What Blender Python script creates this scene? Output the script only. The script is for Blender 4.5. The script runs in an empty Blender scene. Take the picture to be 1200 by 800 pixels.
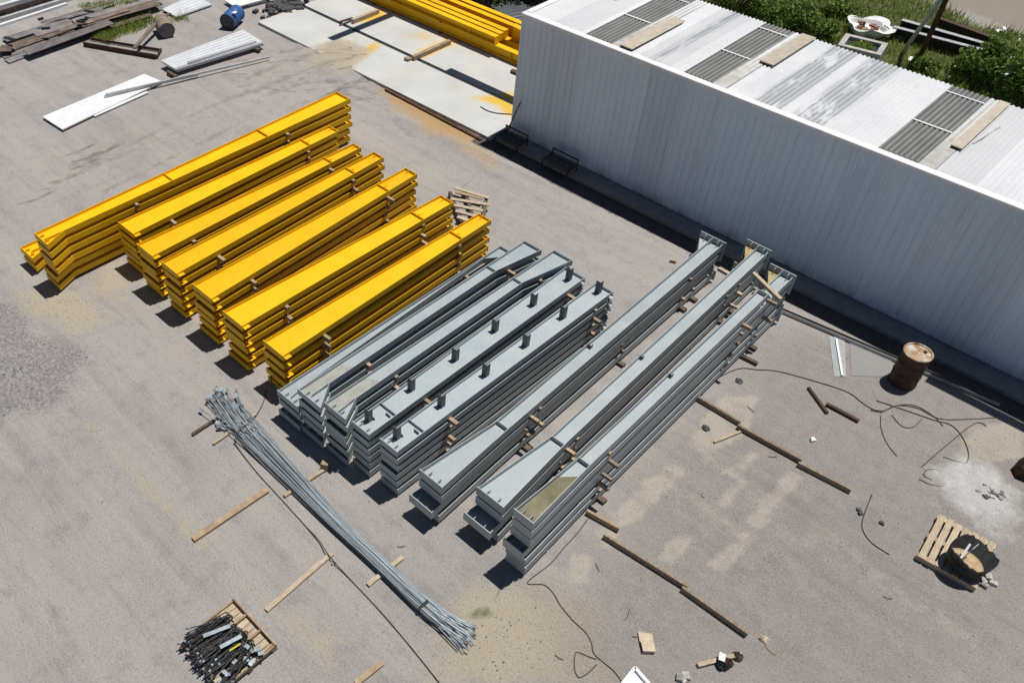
import bpy, math, random
import numpy as np
random.seed(7); rng = np.random.default_rng(11)
R = math.radians; PI = math.pi
S = bpy.context.scene; COL = S.collection

# ------------------------------------------------------------------ camera
FPX, YAW, PITCH, PPX, PPY, CAMH = 1033.1, -.8056, .7594, 457.9, 400.0, 14.0
cy, sy = math.cos(YAW), math.sin(YAW)
FWD = np.array([sy*math.cos(PITCH), cy*math.cos(PITCH), -math.sin(PITCH)])
RGT = np.array([cy, -sy, 0.]); UP = np.cross(RGT, FWD)
from mathutils import Matrix, Vector, Euler
cd = bpy.data.cameras.new('camera'); cam = bpy.data.objects.new('camera', cd); COL.objects.link(cam)
m = Matrix.Identity(4)
for i in range(3):
    m[i][0], m[i][1], m[i][2] = RGT[i], UP[i], -FWD[i]
m[2][3] = CAMH
cam.matrix_world = m
cd.sensor_width = 36; cd.lens = FPX/1200*36; cd.shift_x = (600-PPX)/1200
cd.clip_start = .1; cd.clip_end = 3000
S.camera = cam

def G(u, v, z=0.):
    """point of the yard (photo measurement) at height z, in metres"""
    d = RGT*((u-PPX)/FPX) - UP*((v-PPY)/FPX) + FWD
    t = (z-CAMH)/d[2]
    return (float(d[0]*t), float(d[1]*t))
def G3(u, v, z=0.):
    p = G(u, v, z); return (p[0], p[1], z)

# ------------------------------------------------------------------ light
SX, SY = -.07, -.285            # shadow of a 1 m post
w = bpy.data.worlds.new('World'); S.world = w; w.use_nodes = True
nt = w.node_tree; bg = nt.nodes['Background']
sky = nt.nodes.new('ShaderNodeTexSky'); sky.sky_type = 'NISHITA'; sky.sun_disc = False
elev = math.atan2(1, math.hypot(SX, SY)); az = math.atan2(-SX, -SY)
sky.sun_elevation = elev; sky.sun_rotation = az
sky.air_density = .8; sky.dust_density = .1; sky.ozone_density = 1.5
nt.links.new(sky.outputs[0], bg.inputs[0]); bg.inputs[1].default_value = .05
sl = bpy.data.lights.new('sun', 'SUN'); sl.energy = 5.0; sl.angle = R(.53); sl.color = (1, .955, .9)
so = bpy.data.objects.new('sun', sl); COL.objects.link(so)
so.rotation_euler = Vector((SX, SY, -1)).to_track_quat('-Z', 'Y').to_euler()
S.view_settings.view_transform = 'Standard'; S.view_settings.look = 'None'
S.view_settings.exposure = -.2; S.view_settings.gamma = 1

# ------------------------------------------------------------------ materials
def lin(r, g, b):
    f = lambda c: c/12.92 if c <= .04045 else ((c+.055)/1.055)**2.4
    return (f(r/255), f(g/255), f(b/255), 1)
class NB:
    def __init__(s, name):
        s.m = bpy.data.materials.new(name); s.m.use_nodes = True; s.t = s.m.node_tree
        s.b = s.t.nodes['Principled BSDF']; s.tc = None
    def n(s, ty, **k):
        x = s.t.nodes.new(ty)
        for a, v in k.items(): setattr(x, a, v)
        return x
    def co(s, scale=(1, 1, 1), kind='Object'):
        if s.tc is None: s.tc = s.n('ShaderNodeTexCoord')
        mp = s.n('ShaderNodeMapping'); s.t.links.new(s.tc.outputs[kind], mp.inputs[0]); mp.inputs['Scale'].default_value = scale
        return mp.outputs[0]
    def noise(s, scale, detail=4, rough=.55, sc=(1, 1, 1), dist=0.):
        x = s.n('ShaderNodeTexNoise'); x.inputs['Scale'].default_value = scale; x.inputs['Detail'].default_value = detail
        x.inputs['Roughness'].default_value = rough; x.inputs['Distortion'].default_value = dist
        s.t.links.new(s.co(sc), x.inputs['Vector']); return x.outputs[0]
    def ramp(s, fac, stops):
        x = s.n('ShaderNodeValToRGB'); e = x.color_ramp.elements
        while len(e) < len(stops): e.new(.5)
        for i, (p, c) in enumerate(stops):
            e[i].position = p; e[i].color = c if hasattr(c, '__len__') else (c, c, c, 1)
        s.t.links.new(fac, x.inputs[0]); return x.outputs[0]
    def mix(s, fac, a, b, mode='MIX'):
        x = s.n('ShaderNodeMix', data_type='RGBA', blend_type=mode)
        for sock, v in ((x.inputs[0], fac), (x.inputs[6], a), (x.inputs[7], b)):
            if isinstance(v, bpy.types.NodeSocket): s.t.links.new(v, sock)
            else: sock.default_value = v
        return x.outputs[2]
    def math(s, op, a, b=0.):
        x = s.n('ShaderNodeMath', operation=op)
        for sock, v in ((x.inputs[0], a), (x.inputs[1], b)):
            if isinstance(v, bpy.types.NodeSocket): s.t.links.new(v, sock)
            else: sock.default_value = v
        return x.outputs[0]
    def attr(s, name):
        x = s.n('ShaderNodeAttribute', attribute_name=name); return x.outputs['Fac']
    def bump(s, h, dist, strength=1.):
        x = s.n('ShaderNodeBump'); x.inputs['Distance'].default_value = dist; x.inputs['Strength'].default_value = strength
        s.t.links.new(h, x.inputs['Height']); s.t.links.new(x.outputs[0], s.b.inputs['Normal'])
    def out(s, col=None, rough=.6, metal=0., spec=.5):
        if col is not None:
            if isinstance(col, bpy.types.NodeSocket): s.t.links.new(col, s.b.inputs['Base Color'])
            else: s.b.inputs['Base Color'].default_value = col
        if isinstance(rough, bpy.types.NodeSocket): s.t.links.new(rough, s.b.inputs['Roughness'])
        else: s.b.inputs['Roughness'].default_value = rough
        s.b.inputs['Metallic'].default_value = metal; s.b.inputs['Specular IOR Level'].default_value = spec
        return s.m
M = {}
def simple(name, a, b, scale=3., rough=.6, metal=0., spec=.4, sc=(1, 1, 1), bumpd=0., bscale=60, lo=.35, hi=.68, tint=.35):
    k = NB(name); n = k.noise(scale, 5, .6, sc)
    # every single object a slightly different tone
    oi = k.n('ShaderNodeObjectInfo').outputs['Random']
    c = k.ramp(n, [(lo, a), (hi, b)])
    br = k.n('ShaderNodeMapRange'); k.t.links.new(oi, br.inputs[0]); br.inputs[3].default_value = 1-tint*.5; br.inputs[4].default_value = 1+tint*.25
    hs = k.n('ShaderNodeHueSaturation'); k.t.links.new(c, hs.inputs['Color']); k.t.links.new(br.outputs[0], hs.inputs['Value'])
    if bumpd: k.bump(k.noise(bscale, 3, .6, sc), bumpd)
    M[name] = k.out(hs.outputs[0], rough, metal, spec); return M[name]

def painted(name, a, b, dust, dustamt, rough, spec, chip=(.05, .035, .02, 1), tone=.22):
    k = NB(name)
    big = k.noise(1.3, 4, .6); fine = k.noise(22, 5, .7); spk = k.noise(70, 3, .6)
    c = k.ramp(big, [(.3, a), (.7, b)])
    oi = k.n('ShaderNodeObjectInfo').outputs['Random']
    br = k.n('ShaderNodeMapRange'); k.t.links.new(oi, br.inputs[0]); br.inputs[3].default_value = 1-tone*.6; br.inputs[4].default_value = 1+tone*.4
    hs = k.n('ShaderNodeHueSaturation'); k.t.links.new(c, hs.inputs['Color']); k.t.links.new(br.outputs[0], hs.inputs['Value']); c = hs.outputs[0]
    df = k.math('MULTIPLY', k.ramp(fine, [(.45, 0.), (.75, 1.)]), dustamt)
    c = k.mix(df, c, dust)
    # handling scratches along the length, scuffed blotches, small chips to bare steel
    strk = k.ramp(k.noise(9, 4, .7, (3.5, .22, 3.5)), [(.60, 0.), (.72, 1.)]); c = k.mix(k.math('MULTIPLY', strk, dustamt*1.2), c, dust)
    blot = k.ramp(k.noise(2.6, 6, .75), [(.56, 0.), (.66, 1.)]); c = k.mix(k.math('MULTIPLY', blot, dustamt*.9), c, dust)
    c = k.mix(k.math('MULTIPLY', k.ramp(spk, [(.69, 0.), (.73, 1.)]), .7), c, chip)
    k.bump(fine, .0015)
    M[name] = k.out(c, k.ramp(fine, [(.3, rough-.08), (.7, rough+.12)]), 0, spec)
painted('yellow_paint', (.80, .45, .002, 1), (.92, .55, .004, 1), (.50, .30, .06, 1), .26, .5, .25, (.09, .04, .015, 1), .16)
painted('grey_paint', (.30, .365, .39, 1), (.365, .425, .445, 1), (.44, .44, .42, 1), .42, .5, 1., (.10, .09, .085, 1), .2)
painted('dark_grey_paint', (.075, .088, .1, 1), (.11, .125, .14, 1), (.25, .25, .24, 1), .2, .45, .4)
simple('primer', (.34, .25, .07, 1), (.48, .40, .20, 1), 6)
simple('wood', (.29, .20, .12, 1), (.46, .355, .23, 1), 5, .8, sc=(1, 1, 6), bumpd=.002)
simple('old_wood', (.36, .28, .19, 1), (.58, .49, .36, 1), 6, .85, sc=(6, 1, 6), bumpd=.002)
simple('grey_wood', (.20, .15, .105, 1), (.36, .29, .215, 1), 6, .85, sc=(3, 3, 6), bumpd=.002)
simple('dark_wood', (.07, .05, .035, 1), (.17, .125, .085, 1), 6, .85, sc=(1, 1, 6), bumpd=.003)
simple('rust', (.045, .026, .018, 1), (.12, .062, .036, 1), 7, .85, bumpd=.003)
simple('rust_plate', (.12, .09, .075, 1), (.27, .20, .155, 1), 2.2, .8, bumpd=.002, tint=.8)
simple('tan_metal', (.24, .175, .12, 1), (.38, .30, .22, 1), 6, .7)
simple('grey_rust_plate', (.17, .155, .155, 1), (.30, .27, .25, 1), 2.2, .75, bumpd=.002, tint=.7)
simple('black_steel', (.02, .021, .023, 1), (.085, .088, .092, 1), 16, .45, .4, tint=1.)
simple('galvanised', (.31, .375, .41, 1), (.49, .555, .59, 1), 9, .42, .35, tint=.7)
simple('pale_steel', (.42, .43, .43, 1), (.6, .61, .6, 1), 6, .45, .3)
simple('white_sheet', (.74, .75, .75, 1), (.84, .84, .83, 1), 3, .45, tint=.1)
simple('ribbed_white', (.60, .63, .66, 1), (.72, .74, .75, 1), 3, .4, tint=.1)
simple('blue_plastic', (.022, .085, .26, 1), (.04, .12, .33, 1), 4, .5)
simple('black_rubber', (.012, .012, .013, 1), (.03, .029, .028, 1), 8, .7)
simple('cable_black', (.05, .045, .04, 1), (.11, .095, .08, 1), 3, .8)
simple('stone', (.34, .32, .30, 1), (.58, .56, .53, 1), 15, .9, tint=.8)
simple('dark_stone', (.07, .07, .07, 1), (.20, .20, .205, 1), 12, .9, tint=.9)
simple('white_cloth', (.66, .66, .65, 1), (.84, .84, .82, 1), 6, .8)
simple('concrete', (.40, .39, .36, 1), (.56, .55, .52, 1), 4, .85, bumpd=.003)
simple('brick', (.25, .12, .07, 1), (.42, .25, .16, 1), 12, .9)
simple('pale_ply', (.46, .40, .32, 1), (.58, .51, .42, 1), 5, .85)
simple('cardboard', (.48, .38, .26, 1), (.62, .53, .40, 1), 9, .85)
simple('yellow_strap', (.7, .5, .02, 1), (.8, .6, .05, 1), 9, .5)
simple('dry_clay', (.36, .26, .15, 1), (.52, .40, .25, 1), 9, .9, bumpd=.01, bscale=25)
simple('bark', (.06, .045, .03, 1), (.13, .1, .07, 1), 8, .9)
simple('dark_soil', (.028, .028, .03, 1), (.06, .058, .058, 1), 6, .95, bumpd=.006)
simple('apron_concrete', (.20, .20, .20, 1), (.29, .285, .28, 1), 5, .9, bumpd=.003)
k = NB('muddy_water'); k.out(k.ramp(k.noise(3, 3), [(.35, (.17, .15, .085, 1)), (.7, (.27, .245, .16, 1))]), .12, 0, .5); M['muddy_water'] = k.m
k = NB('dried_mud'); k.out(k.ramp(k.noise(7, 5), [(.35, (.29, .295, .26, 1)), (.7, (.38, .385, .34, 1))]), .6, 0, .3); M['dried_mud'] = k.m
k = NB('clear_plastic'); c = k.ramp(k.noise(4, 4, .6, (1, 8, 1)), [(.35, (.42, .46, .45, 1)), (.7, (.62, .66, .64, 1))]); k.out(c, .25, 0, .6); k.b.inputs['Alpha'].default_value = .6; M['clear_plastic'] = k.m
def leaf_mat(name, a, b):
    k = NB(name); oi = k.n('ShaderNodeNewGeometry').outputs['Random Per Island']
    c = k.ramp(oi, [(0., a), (.6, b), (1., tuple(min(1, x*1.6) for x in b[:3])+(1,))])
    k.out(c, .6, 0, .3)
    # thin leaves let some light through
    tr = k.n('ShaderNodeBsdfTranslucent'); k.t.links.new(c, tr.inputs[0]); mx = k.n('ShaderNodeMixShader'); mx.inputs[0].default_value = .3
    k.t.links.new(k.b.outputs[0], mx.inputs[1]); k.t.links.new(tr.outputs[0], mx.inputs[2])
    k.t.links.new(mx.outputs[0], k.t.nodes['Material Output'].inputs[0]); M[name] = k.m
leaf_mat('leaf', (.07, .125, .022, 1), (.20, .285, .06, 1))
leaf_mat('dark_leaf', (.055, .105, .02, 1), (.16, .24, .05, 1))
leaf_mat('grass', (.13, .21, .026, 1), (.29, .38, .07, 1))
leaf_mat('dry_grass', (.12, .13, .04, 1), (.26, .24, .09, 1))

# shed cladding
k = NB('wall_cladding')
c = k.ramp(k.noise(1.1, 5, .6, (1, 1, .25)), [(.3, (.60, .725, .845, 1)), (.72, (.69, .80, .90, 1))])
c = k.mix(k.math('MULTIPLY', k.ramp(k.noise(3.2, 4, .65, (3, 1, .12)), [(.52, 0.), (.8, 1.)]), .35), c, (.33, .34, .36, 1))
sx_ = k.n('ShaderNodeSeparateXYZ'); k.t.links.new(k.co(), sx_.inputs[0])
wn = k.n('ShaderNodeTexWhiteNoise', noise_dimensions='1D'); k.t.links.new(k.math('FLOOR', k.math('MULTIPLY', sx_.outputs[0], 1/1.05)), wn.inputs['W'])
hv = k.n('ShaderNodeHueSaturation'); mr = k.n('ShaderNodeMapRange'); k.t.links.new(wn.outputs[0], mr.inputs[0]); mr.inputs[3].default_value = .90; mr.inputs[4].default_value = 1.05
k.t.links.new(c, hv.inputs['Color']); k.t.links.new(mr.outputs[0], hv.inputs['Value']); c = hv.outputs[0]
c = k.mix(k.math('MULTIPLY', k.ramp(k.noise(1.4, 6, .75, (1, 1, .6)), [(.60, 0.), (.70, 1.)]), .3), c, (.40, .42, .44, 1))
# splash dirt above the apron: a stain of its own
sep = k.n('ShaderNodeSeparateXYZ'); k.t.links.new(k.co(), sep.inputs[0])
d = k.n('ShaderNodeMapRange'); k.t.links.new(sep.outputs[2], d.inputs[0]); d.inputs[1].default_value = .55; d.inputs[2].default_value = .1
c = k.mix(k.math('MULTIPLY', d.outputs[0], k.ramp(k.noise(2.5, 5), [(.35, 0.), (.7, .7)])), c, (.24, .22, .19, 1))
M['wall_cladding'] = k.out(c, .45, 0, .4)
# roof sheeting with weathered patches
k = NB('roof_sheeting')
c = k.ramp(k.noise(.9, 4, .6), [(.3, (.68, .70, .715, 1)), (.7, (.76, .775, .785, 1))])
sep = k.n('ShaderNodeSeparateXYZ'); k.t.links.new(k.co(), sep.inputs[0])
def band(x0, x1, soft):
    a = k.n('ShaderNodeMapRange'); k.t.links.new(sep.outputs[0], a.inputs[0]); a.inputs[1].default_value = x0; a.inputs[2].default_value = x0+soft
    b = k.n('ShaderNodeMapRange'); k.t.links.new(sep.outputs[0], b.inputs[0]); b.inputs[1].default_value = x1; b.inputs[2].default_value = x1-soft
    return k.math('MULTIPLY', a.outputs[0], b.outputs[0])
def valleys():
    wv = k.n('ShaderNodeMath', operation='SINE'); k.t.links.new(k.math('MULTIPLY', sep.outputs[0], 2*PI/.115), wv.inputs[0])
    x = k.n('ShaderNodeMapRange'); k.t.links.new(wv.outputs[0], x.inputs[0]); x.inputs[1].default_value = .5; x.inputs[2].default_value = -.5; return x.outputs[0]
st = k.math('MULTIPLY', k.ramp(k.noise(1.5, 7, .75, (3.2, .55, 1), .15), [(.40, 0.), (.50, 1.)]), k.math('ADD', .55, k.math('MULTIPLY', valleys(), .45)))
pt = k.math('MULTIPLY', st, k.math('MAXIMUM', band(6.85, 7.65, .12), k.math('MAXIMUM', band(7.8, 8.75, .2), band(3.9, 4.35, .2))))
pt2 = k.math('MULTIPLY', k.ramp(k.noise(.7, 5, .7, (1.5, .5, 1)), [(.5, 0.), (.68, .5)]), 1.)
c = k.mix(k.math('MULTIPLY', pt, .9), c, (.27, .295, .315, 1)); c = k.mix(k.math('MULTIPLY', pt2, .5), c, (.50, .53, .56, 1))
fine = k.ramp(k.noise(30, 3, .7), [(.55, 0.), (.8, .3)]); c = k.mix(fine, c, (.5, .5, .48, 1))
wn = k.n('ShaderNodeTexWhiteNoise', noise_dimensions='1D'); k.t.links.new(k.math('FLOOR', k.math('MULTIPLY', sep.outputs[0], 1/.92)), wn.inputs['W'])
hv = k.n('ShaderNodeHueSaturation'); mr = k.n('ShaderNodeMapRange'); k.t.links.new(wn.outputs[0], mr.inputs[0]); mr.inputs[3].default_value = .86; mr.inputs[4].default_value = 1.06
k.t.links.new(c, hv.inputs['Color']); k.t.links.new(mr.outputs[0], hv.inputs['Value']); c = hv.outputs[0]
c = k.mix(k.math('MULTIPLY', k.ramp(k.noise(2.5, 6, .8, (2.5, .25, 1)), [(.60, 0.), (.68, 1.)]), .35), c, (.36, .33, .29, 1))
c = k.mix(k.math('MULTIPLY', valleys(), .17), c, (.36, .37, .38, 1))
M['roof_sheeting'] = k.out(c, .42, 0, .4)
k = NB('skylight_sheet')
c = k.ramp(k.noise(2.2, 6, .7, (1.5, .6, 1)), [(.3, (.10, .11, .105, 1)), (.55, (.20, .205, .19, 1)), (.75, (.30, .27, .20, 1))])
sep = k.n('ShaderNodeSeparateXYZ'); k.t.links.new(k.co(), sep.inputs[0])
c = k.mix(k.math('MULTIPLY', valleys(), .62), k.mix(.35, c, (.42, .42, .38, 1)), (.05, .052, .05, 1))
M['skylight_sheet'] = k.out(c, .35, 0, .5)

# slab with yellow overspray and sand (the marks have their own shape: attribute painted per vertex)
k = NB('slab_concrete')
c = k.ramp(k.noise(.8, 6, .65), [(.3, (.47, .48, .465, 1)), (.7, (.58, .585, .565, 1))])
c = k.mix(k.math('MULTIPLY', k.ramp(k.noise(.5, 5, .7), [(.48, 0.), (.7, 1.)]), .45), c, (.55, .46, .30, 1))
n5 = k.noise(5, 6, .7)
def masked(name, lo=.35, hi=.75, nn=None):
    a = k.math('ADD', k.attr(name), k.math('MULTIPLY', k.math('SUBTRACT', nn if nn is not None else n5, .5), .9))
    x = k.n('ShaderNodeMapRange'); x.clamp = True; k.t.links.new(a, x.inputs[0]); x.inputs[1].default_value = lo; x.inputs[2].default_value = hi
    return x.outputs[0]
c = k.mix(k.math('MULTIPLY', masked('spray', .25, .7), .92), c, (.68, .42, .03, 1))
c = k.mix(k.math('MULTIPLY', masked('sand'), .9), c, (.42, .35, .26, 1))
k.bump(k.noise(30, 4), .003)
M['slab_concrete'] = k.out(c, .8, 0, .3)

# the yard
k = NB('yard')
g1 = k.noise(.22, 6, .6); g2 = k.noise(2.2, 7, .65); g3 = k.noise(26, 6, .75); g4 = k.noise(110, 3, .7); n5 = k.noise(3.4, 7, .72)
c = k.ramp(g1, [(.3, (.32, .303, .292, 1)), (.5, (.375, .354, .338, 1)), (.72, (.42, .393, .368, 1))])
def streak(ang, sc, seed):
    mp = k.n('ShaderNodeMapping'); k.t.links.new(k.tc.outputs['Object'], mp.inputs[0]); mp.inputs['Rotation'].default_value = (0, 0, -ang); mp.inputs['Scale'].default_value = (.16, 1.5, 1); mp.inputs['Location'].default_value = (seed, seed*2, 0)
    x = k.n('ShaderNodeTexNoise'); x.inputs['Scale'].default_value = sc; x.inputs['Detail'].default_value = 6; x.inputs['Roughness'].default_value = .7; x.inputs['Distortion'].default_value = .6; k.t.links.new(mp.outputs[0], x.inputs['Vector']); return x.outputs[0]
s1 = streak(-.02, 1.2, 3.); s2 = streak(1.25, .9, 9.)
c = k.mix(k.math('MULTIPLY', k.ramp(s1, [(.50, 0.), (.62, 1.)]), .36), c, (.225, .21, .205, 1))
c = k.mix(k.math('MULTIPLY', k.ramp(s2, [(.50, 0.), (.62, 1.)]), .42), c, (.48, .44, .385, 1))
c = k.mix(k.math('MULTIPLY', k.ramp(s2, [(.36, 1.), (.46, 0.)]), .20), c, (.24, .22, .21, 1))
c = k.mix(k.math('MULTIPLY', k.ramp(g2, [(.42, 0.), (.68, 1.)]), .36), c, (.45, .405, .35, 1))
c = k.mix(k.math('MULTIPLY', k.ramp(g2, [(.30, 1.), (.46, 0.)]), .42), c, (.23, .212, .205, 1))
c = k.mix(k.math('MULTIPLY', masked('sand'), .8), c, (.46, .40, .29, 1))
c = k.mix(k.math('MULTIPLY', masked('dull', .2, .9), .62), c, k.ramp(n5, [(.35, (.22, .195, .178, 1)), (.65, (.315, .28, .25, 1))]))
c = k.mix(k.math('MULTIPLY', k.math('MULTIPLY', masked('pale', .3, .62), k.ramp(g2, [(.3, .35), (.6, 1.)])), .72), c, (.50, .45, .375, 1))
c = k.mix(k.math('MULTIPLY', masked('track'), .88), c, (.17, .148, .128, 1))
c = k.mix(k.math('MULTIPLY', masked('gravel'), .8), c, k.ramp(k.noise(14, 5, .8), [(.36, (.10, .092, .092, 1)), (.5, (.25, .235, .235, 1)), (.62, (.42, .40, .39, 1))]))
c = k.mix(k.math('MULTIPLY', masked('white', .22, .78), .92), c, k.ramp(n5, [(.3, (.46, .455, .44, 1)), (.65, (.62, .615, .60, 1))]))
c = k.mix(k.math('MULTIPLY', masked('rusty', .25, .7), .75), c, (.50, .29, .075, 1))
c = k.mix(k.math('MULTIPLY', masked('soil_shade', .35, .6), .9), c, (.05, .05, .052, 1))  # near-black strip painted on the ground to deepen the shed's shade
c = k.mix(masked('green'), c, k.ramp(g2, [(.3, (.045, .07, .016, 1)), (.7, (.13, .14, .045, 1))]))
c = k.mix(k.math('MULTIPLY', masked('dirt'), .95), c, (.285, .24, .20, 1))
# stones and grit in two sizes
c = k.mix(k.math('MULTIPLY', k.ramp(g3, [(.52, 0.), (.66, 1.)]), .46), c, (.54, .51, .48, 1))
c = k.mix(k.math('MULTIPLY', k.ramp(g3, [(.35, 1.), (.47, 0.)]), .52), c, (.14, .127, .122, 1))
c = k.mix(k.math('MULTIPLY', k.ramp(g4, [(.60, 0.), (.72, 1.)]), .42), c, (.56, .53, .50, 1))
c = k.mix(k.math('MULTIPLY', k.ramp(g4, [(.30, 1.), (.40, 0.)]), .45), c, (.12, .11, .105, 1))
gb = k.math('ADD', k.math('MULTIPLY', g3, .7), k.math('ADD', k.math('MULTIPLY', g2, 1.2), k.math('MULTIPLY', g4, .3)))
k.bump(gb, .04, .9)
M['yard'] = k.out(c, .95, 0, .15)

# ------------------------------------------------------------------ mesh helpers
class MB:
    def __init__(s): s.v = []; s.f = []
    def add(s, v, f):
        o = len(s.v); s.v += [tuple(p) for p in v]; s.f += [tuple(i+o for i in q) for q in f]; return s
    def box(s, x0, x1, y0, y1, z0, z1):
        return s.add([(x0, y0, z0), (x1, y0, z0), (x1, y1, z0), (x0, y1, z0), (x0, y0, z1), (x1, y0, z1), (x1, y1, z1), (x0, y1, z1)],
                     [(0, 3, 2, 1), (4, 5, 6, 7), (0, 1, 5, 4), (1, 2, 6, 5), (2, 3, 7, 6), (3, 0, 4, 7)])
    def prism(s, poly, z0, z1):
        """flat polygon (list of x,y[,z offset]) between two heights"""
        n = len(poly); a = sum(poly[i][0]*poly[(i+1) % n][1]-poly[(i+1) % n][0]*poly[i][1] for i in range(n))
        if a < 0: poly = poly[::-1]
        dz = lambda p: p[2] if len(p) > 2 else 0
        v = [(p[0], p[1], z0+dz(p)) for p in poly]+[(p[0], p[1], z1+dz(p)) for p in poly]
        return s.add(v, [tuple(range(n))[::-1], tuple(range(n, 2*n))]+[(i, (i+1) % n, (i+1) % n+n, i+n) for i in range(n)])
    def strip(s, L, Rr, z0, z1):
        """solid band between two polylines with the same stations"""
        n = len(L); v = []
        for (a, b) in zip(L, Rr): v += [(a[0], a[1], z0), (b[0], b[1], z0), (b[0], b[1], z1), (a[0], a[1], z1)]
        f = [(0, 1, 2, 3), (4*n-1, 4*n-2, 4*n-3, 4*n-4)]
        for i in range(n-1):
            o = 4*i; q = o+4
            f += [(o, q, q+1, o+1), (o+1, q+1, q+2, o+2), (o+2, q+2, q+3, o+3), (o+3, q+3, q, o)]
        return s.add(v, f)
    def bar(s, p, q, wd, ht, roll=0.):
        """square bar from p to q"""
        p = Vector(p); q = Vector(q); d = (q-p).normalized()
        up = Vector((0, 0, 1)) if abs(d.z) < .95 else Vector((0, 1, 0))
        sd = d.cross(up).normalized(); u = sd.cross(d).normalized()
        c, s_ = math.cos(roll), math.sin(roll); a = sd*c+u*s_; b = u*c-sd*s_
        v = []
        for e in (p, q):
            for i, j in ((-1, -1), (1, -1), (1, 1), (-1, 1)): v.append(e+a*(i*wd/2)+b*(j*ht/2))
        return s.add(v, [(3, 2, 1, 0), (4, 5, 6, 7), (0, 1, 5, 4), (1, 2, 6, 5), (2, 3, 7, 6), (3, 0, 4, 7)])
    def tube(s, pts, r, n=6, caps=True):
        pts = [Vector(p) for p in pts]; N = len(pts); v = []; f = []
        prev = None
        for i, p in enumerate(pts):
            d = (pts[min(i+1, N-1)]-pts[max(i-1, 0)]).normalized()
            if prev is None:
                up = Vector((0, 0, 1)) if abs(d.z) < .9 else Vector((1, 0, 0)); a = d.cross(up).normalized()
            else: a = (prev-d*prev.dot(d)).normalized()
            prev = a; b = d.cross(a); rr = r[i] if hasattr(r, '__len__') else r
            for j in range(n):
                t = 2*PI*j/n; v.append(p+a*(rr*math.cos(t))+b*(rr*math.sin(t)))
        for i in range(N-1):
            for j in range(n):
                f.append((i*n+j, i*n+(j+1) % n, (i+1)*n+(j+1) % n, (i+1)*n+j))
        if caps: f += [tuple(range(n))[::-1], tuple(range((N-1)*n, N*n))]
        return s.add(v, f)
    def lathe(s, prof, n=28, mat=None, closed=False):
        """profile of (radius, height) turned round z, then moved by mat"""
        v = []; f = []; k_ = len(prof)
        for i in range(n):
            t = 2*PI*i/n
            for r, z in prof:
                p = Vector((r*math.cos(t), r*math.sin(t), z)); v.append(mat @ p if mat else p)
        for i in range(n):
            for j in range(k_-1): f.append((i*k_+j, ((i+1) % n)*k_+j, ((i+1) % n)*k_+j+1, i*k_+j+1))
        return s.add(v, f)
    def rock(s, c, r, sq=.7):
        import itertools
        base = [(-1, -1, -1), (1, -1, -1), (1, 1, -1), (-1, 1, -1), (-1, -1, 1), (1, -1, 1), (1, 1, 1), (-1, 1, 1), (0, 0, 1.4), (0, 0, -1.2)]
        v = []
        a = random.random()*6.28; ca, sa = math.cos(a), math.sin(a)
        for x, y, z in base:
            q = [x*r*random.uniform(.5, .9), y*r*random.uniform(.4, .8), z*r*sq*random.uniform(.45, .7)]
            v.append((c[0]+q[0]*ca-q[1]*sa, c[1]+q[0]*sa+q[1]*ca, c[2]+q[2]))
        return s.add(v, [(0, 1, 5, 4), (1, 2, 6, 5), (2, 3, 7, 6), (3, 0, 4, 7), (4, 5, 8), (5, 6, 8), (6, 7, 8), (7, 4, 8), (1, 0, 9), (2, 1, 9), (3, 2, 9), (0, 3, 9)])
    def moved(s, x=0, y=0, z=0, rz=0):
        c, s_ = math.cos(rz), math.sin(rz)
        s.v = [(p[0]*c-p[1]*s_+x, p[0]*s_+p[1]*c+y, p[2]+z) for p in s.v]; return s
    def warp(s, amp):
        s.v = [(p[0]+random.uniform(-amp, amp), p[1]+random.uniform(-amp, amp), p[2]+random.uniform(-amp, amp)*.5) for p in s.v]; return s
    def mesh(s, name, mat, smooth=False):
        me = bpy.data.meshes.new(name); me.from_pydata([tuple(p) for p in s.v], [], s.f); me.update()
        me.materials.append(M[mat])
        if smooth: me.polygons.foreach_set('use_smooth', [True]*len(me.polygons))
        return me
def link(name, data, parent=None):
    o = bpy.data.objects.new(name, data); COL.objects.link(o)
    if parent is not None: o.parent = parent
    return o
def part(name, mb, mat, parent, smooth=False): return link(name, mb.mesh(name, mat, smooth) if isinstance(mb, MB) else mb, parent)
def tag(o, label=None, cat=None, group=None, kind=None):
    for k_, v in (('label', label), ('category', cat), ('group', group), ('kind', kind)):
        if v: o[k_] = v
    return o
def thing(name, label, cat, loc=(0, 0, 0), group=None, rz=0):
    o = link(name, None); o.location = loc; o.rotation_euler = (0, 0, rz); o.empty_display_size = .2
    return tag(o, label, cat, group, 'thing')
def solo(name, mb, mat, label, cat, group=None, kind=None, smooth=False, centre=True):
    """a thing that is one mesh; its origin is put at its base"""
    loc = (0, 0, 0)
    if centre and mb.v:
        xs = [p[0] for p in mb.v]; ys = [p[1] for p in mb.v]; zs = [p[2] for p in mb.v]
        loc = ((min(xs)+max(xs))/2, (min(ys)+max(ys))/2, min(zs))
        mb.v = [(p[0]-loc[0], p[1]-loc[1], p[2]-loc[2]) for p in mb.v]
    o = link(name, mb.mesh(name, mat, smooth)); o.location = loc
    return tag(o, label, cat, group, kind or 'thing')
def copy_tree(o, parent=None):
    c = o.copy(); COL.objects.link(c); c.parent = parent
    for ch in list(o.children): copy_tree(ch, c)
    return c
ORD = ['topmost', 'second from the top', 'third from the top', 'fourth from the top', 'fifth from the top', 'sixth from the top']

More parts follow.
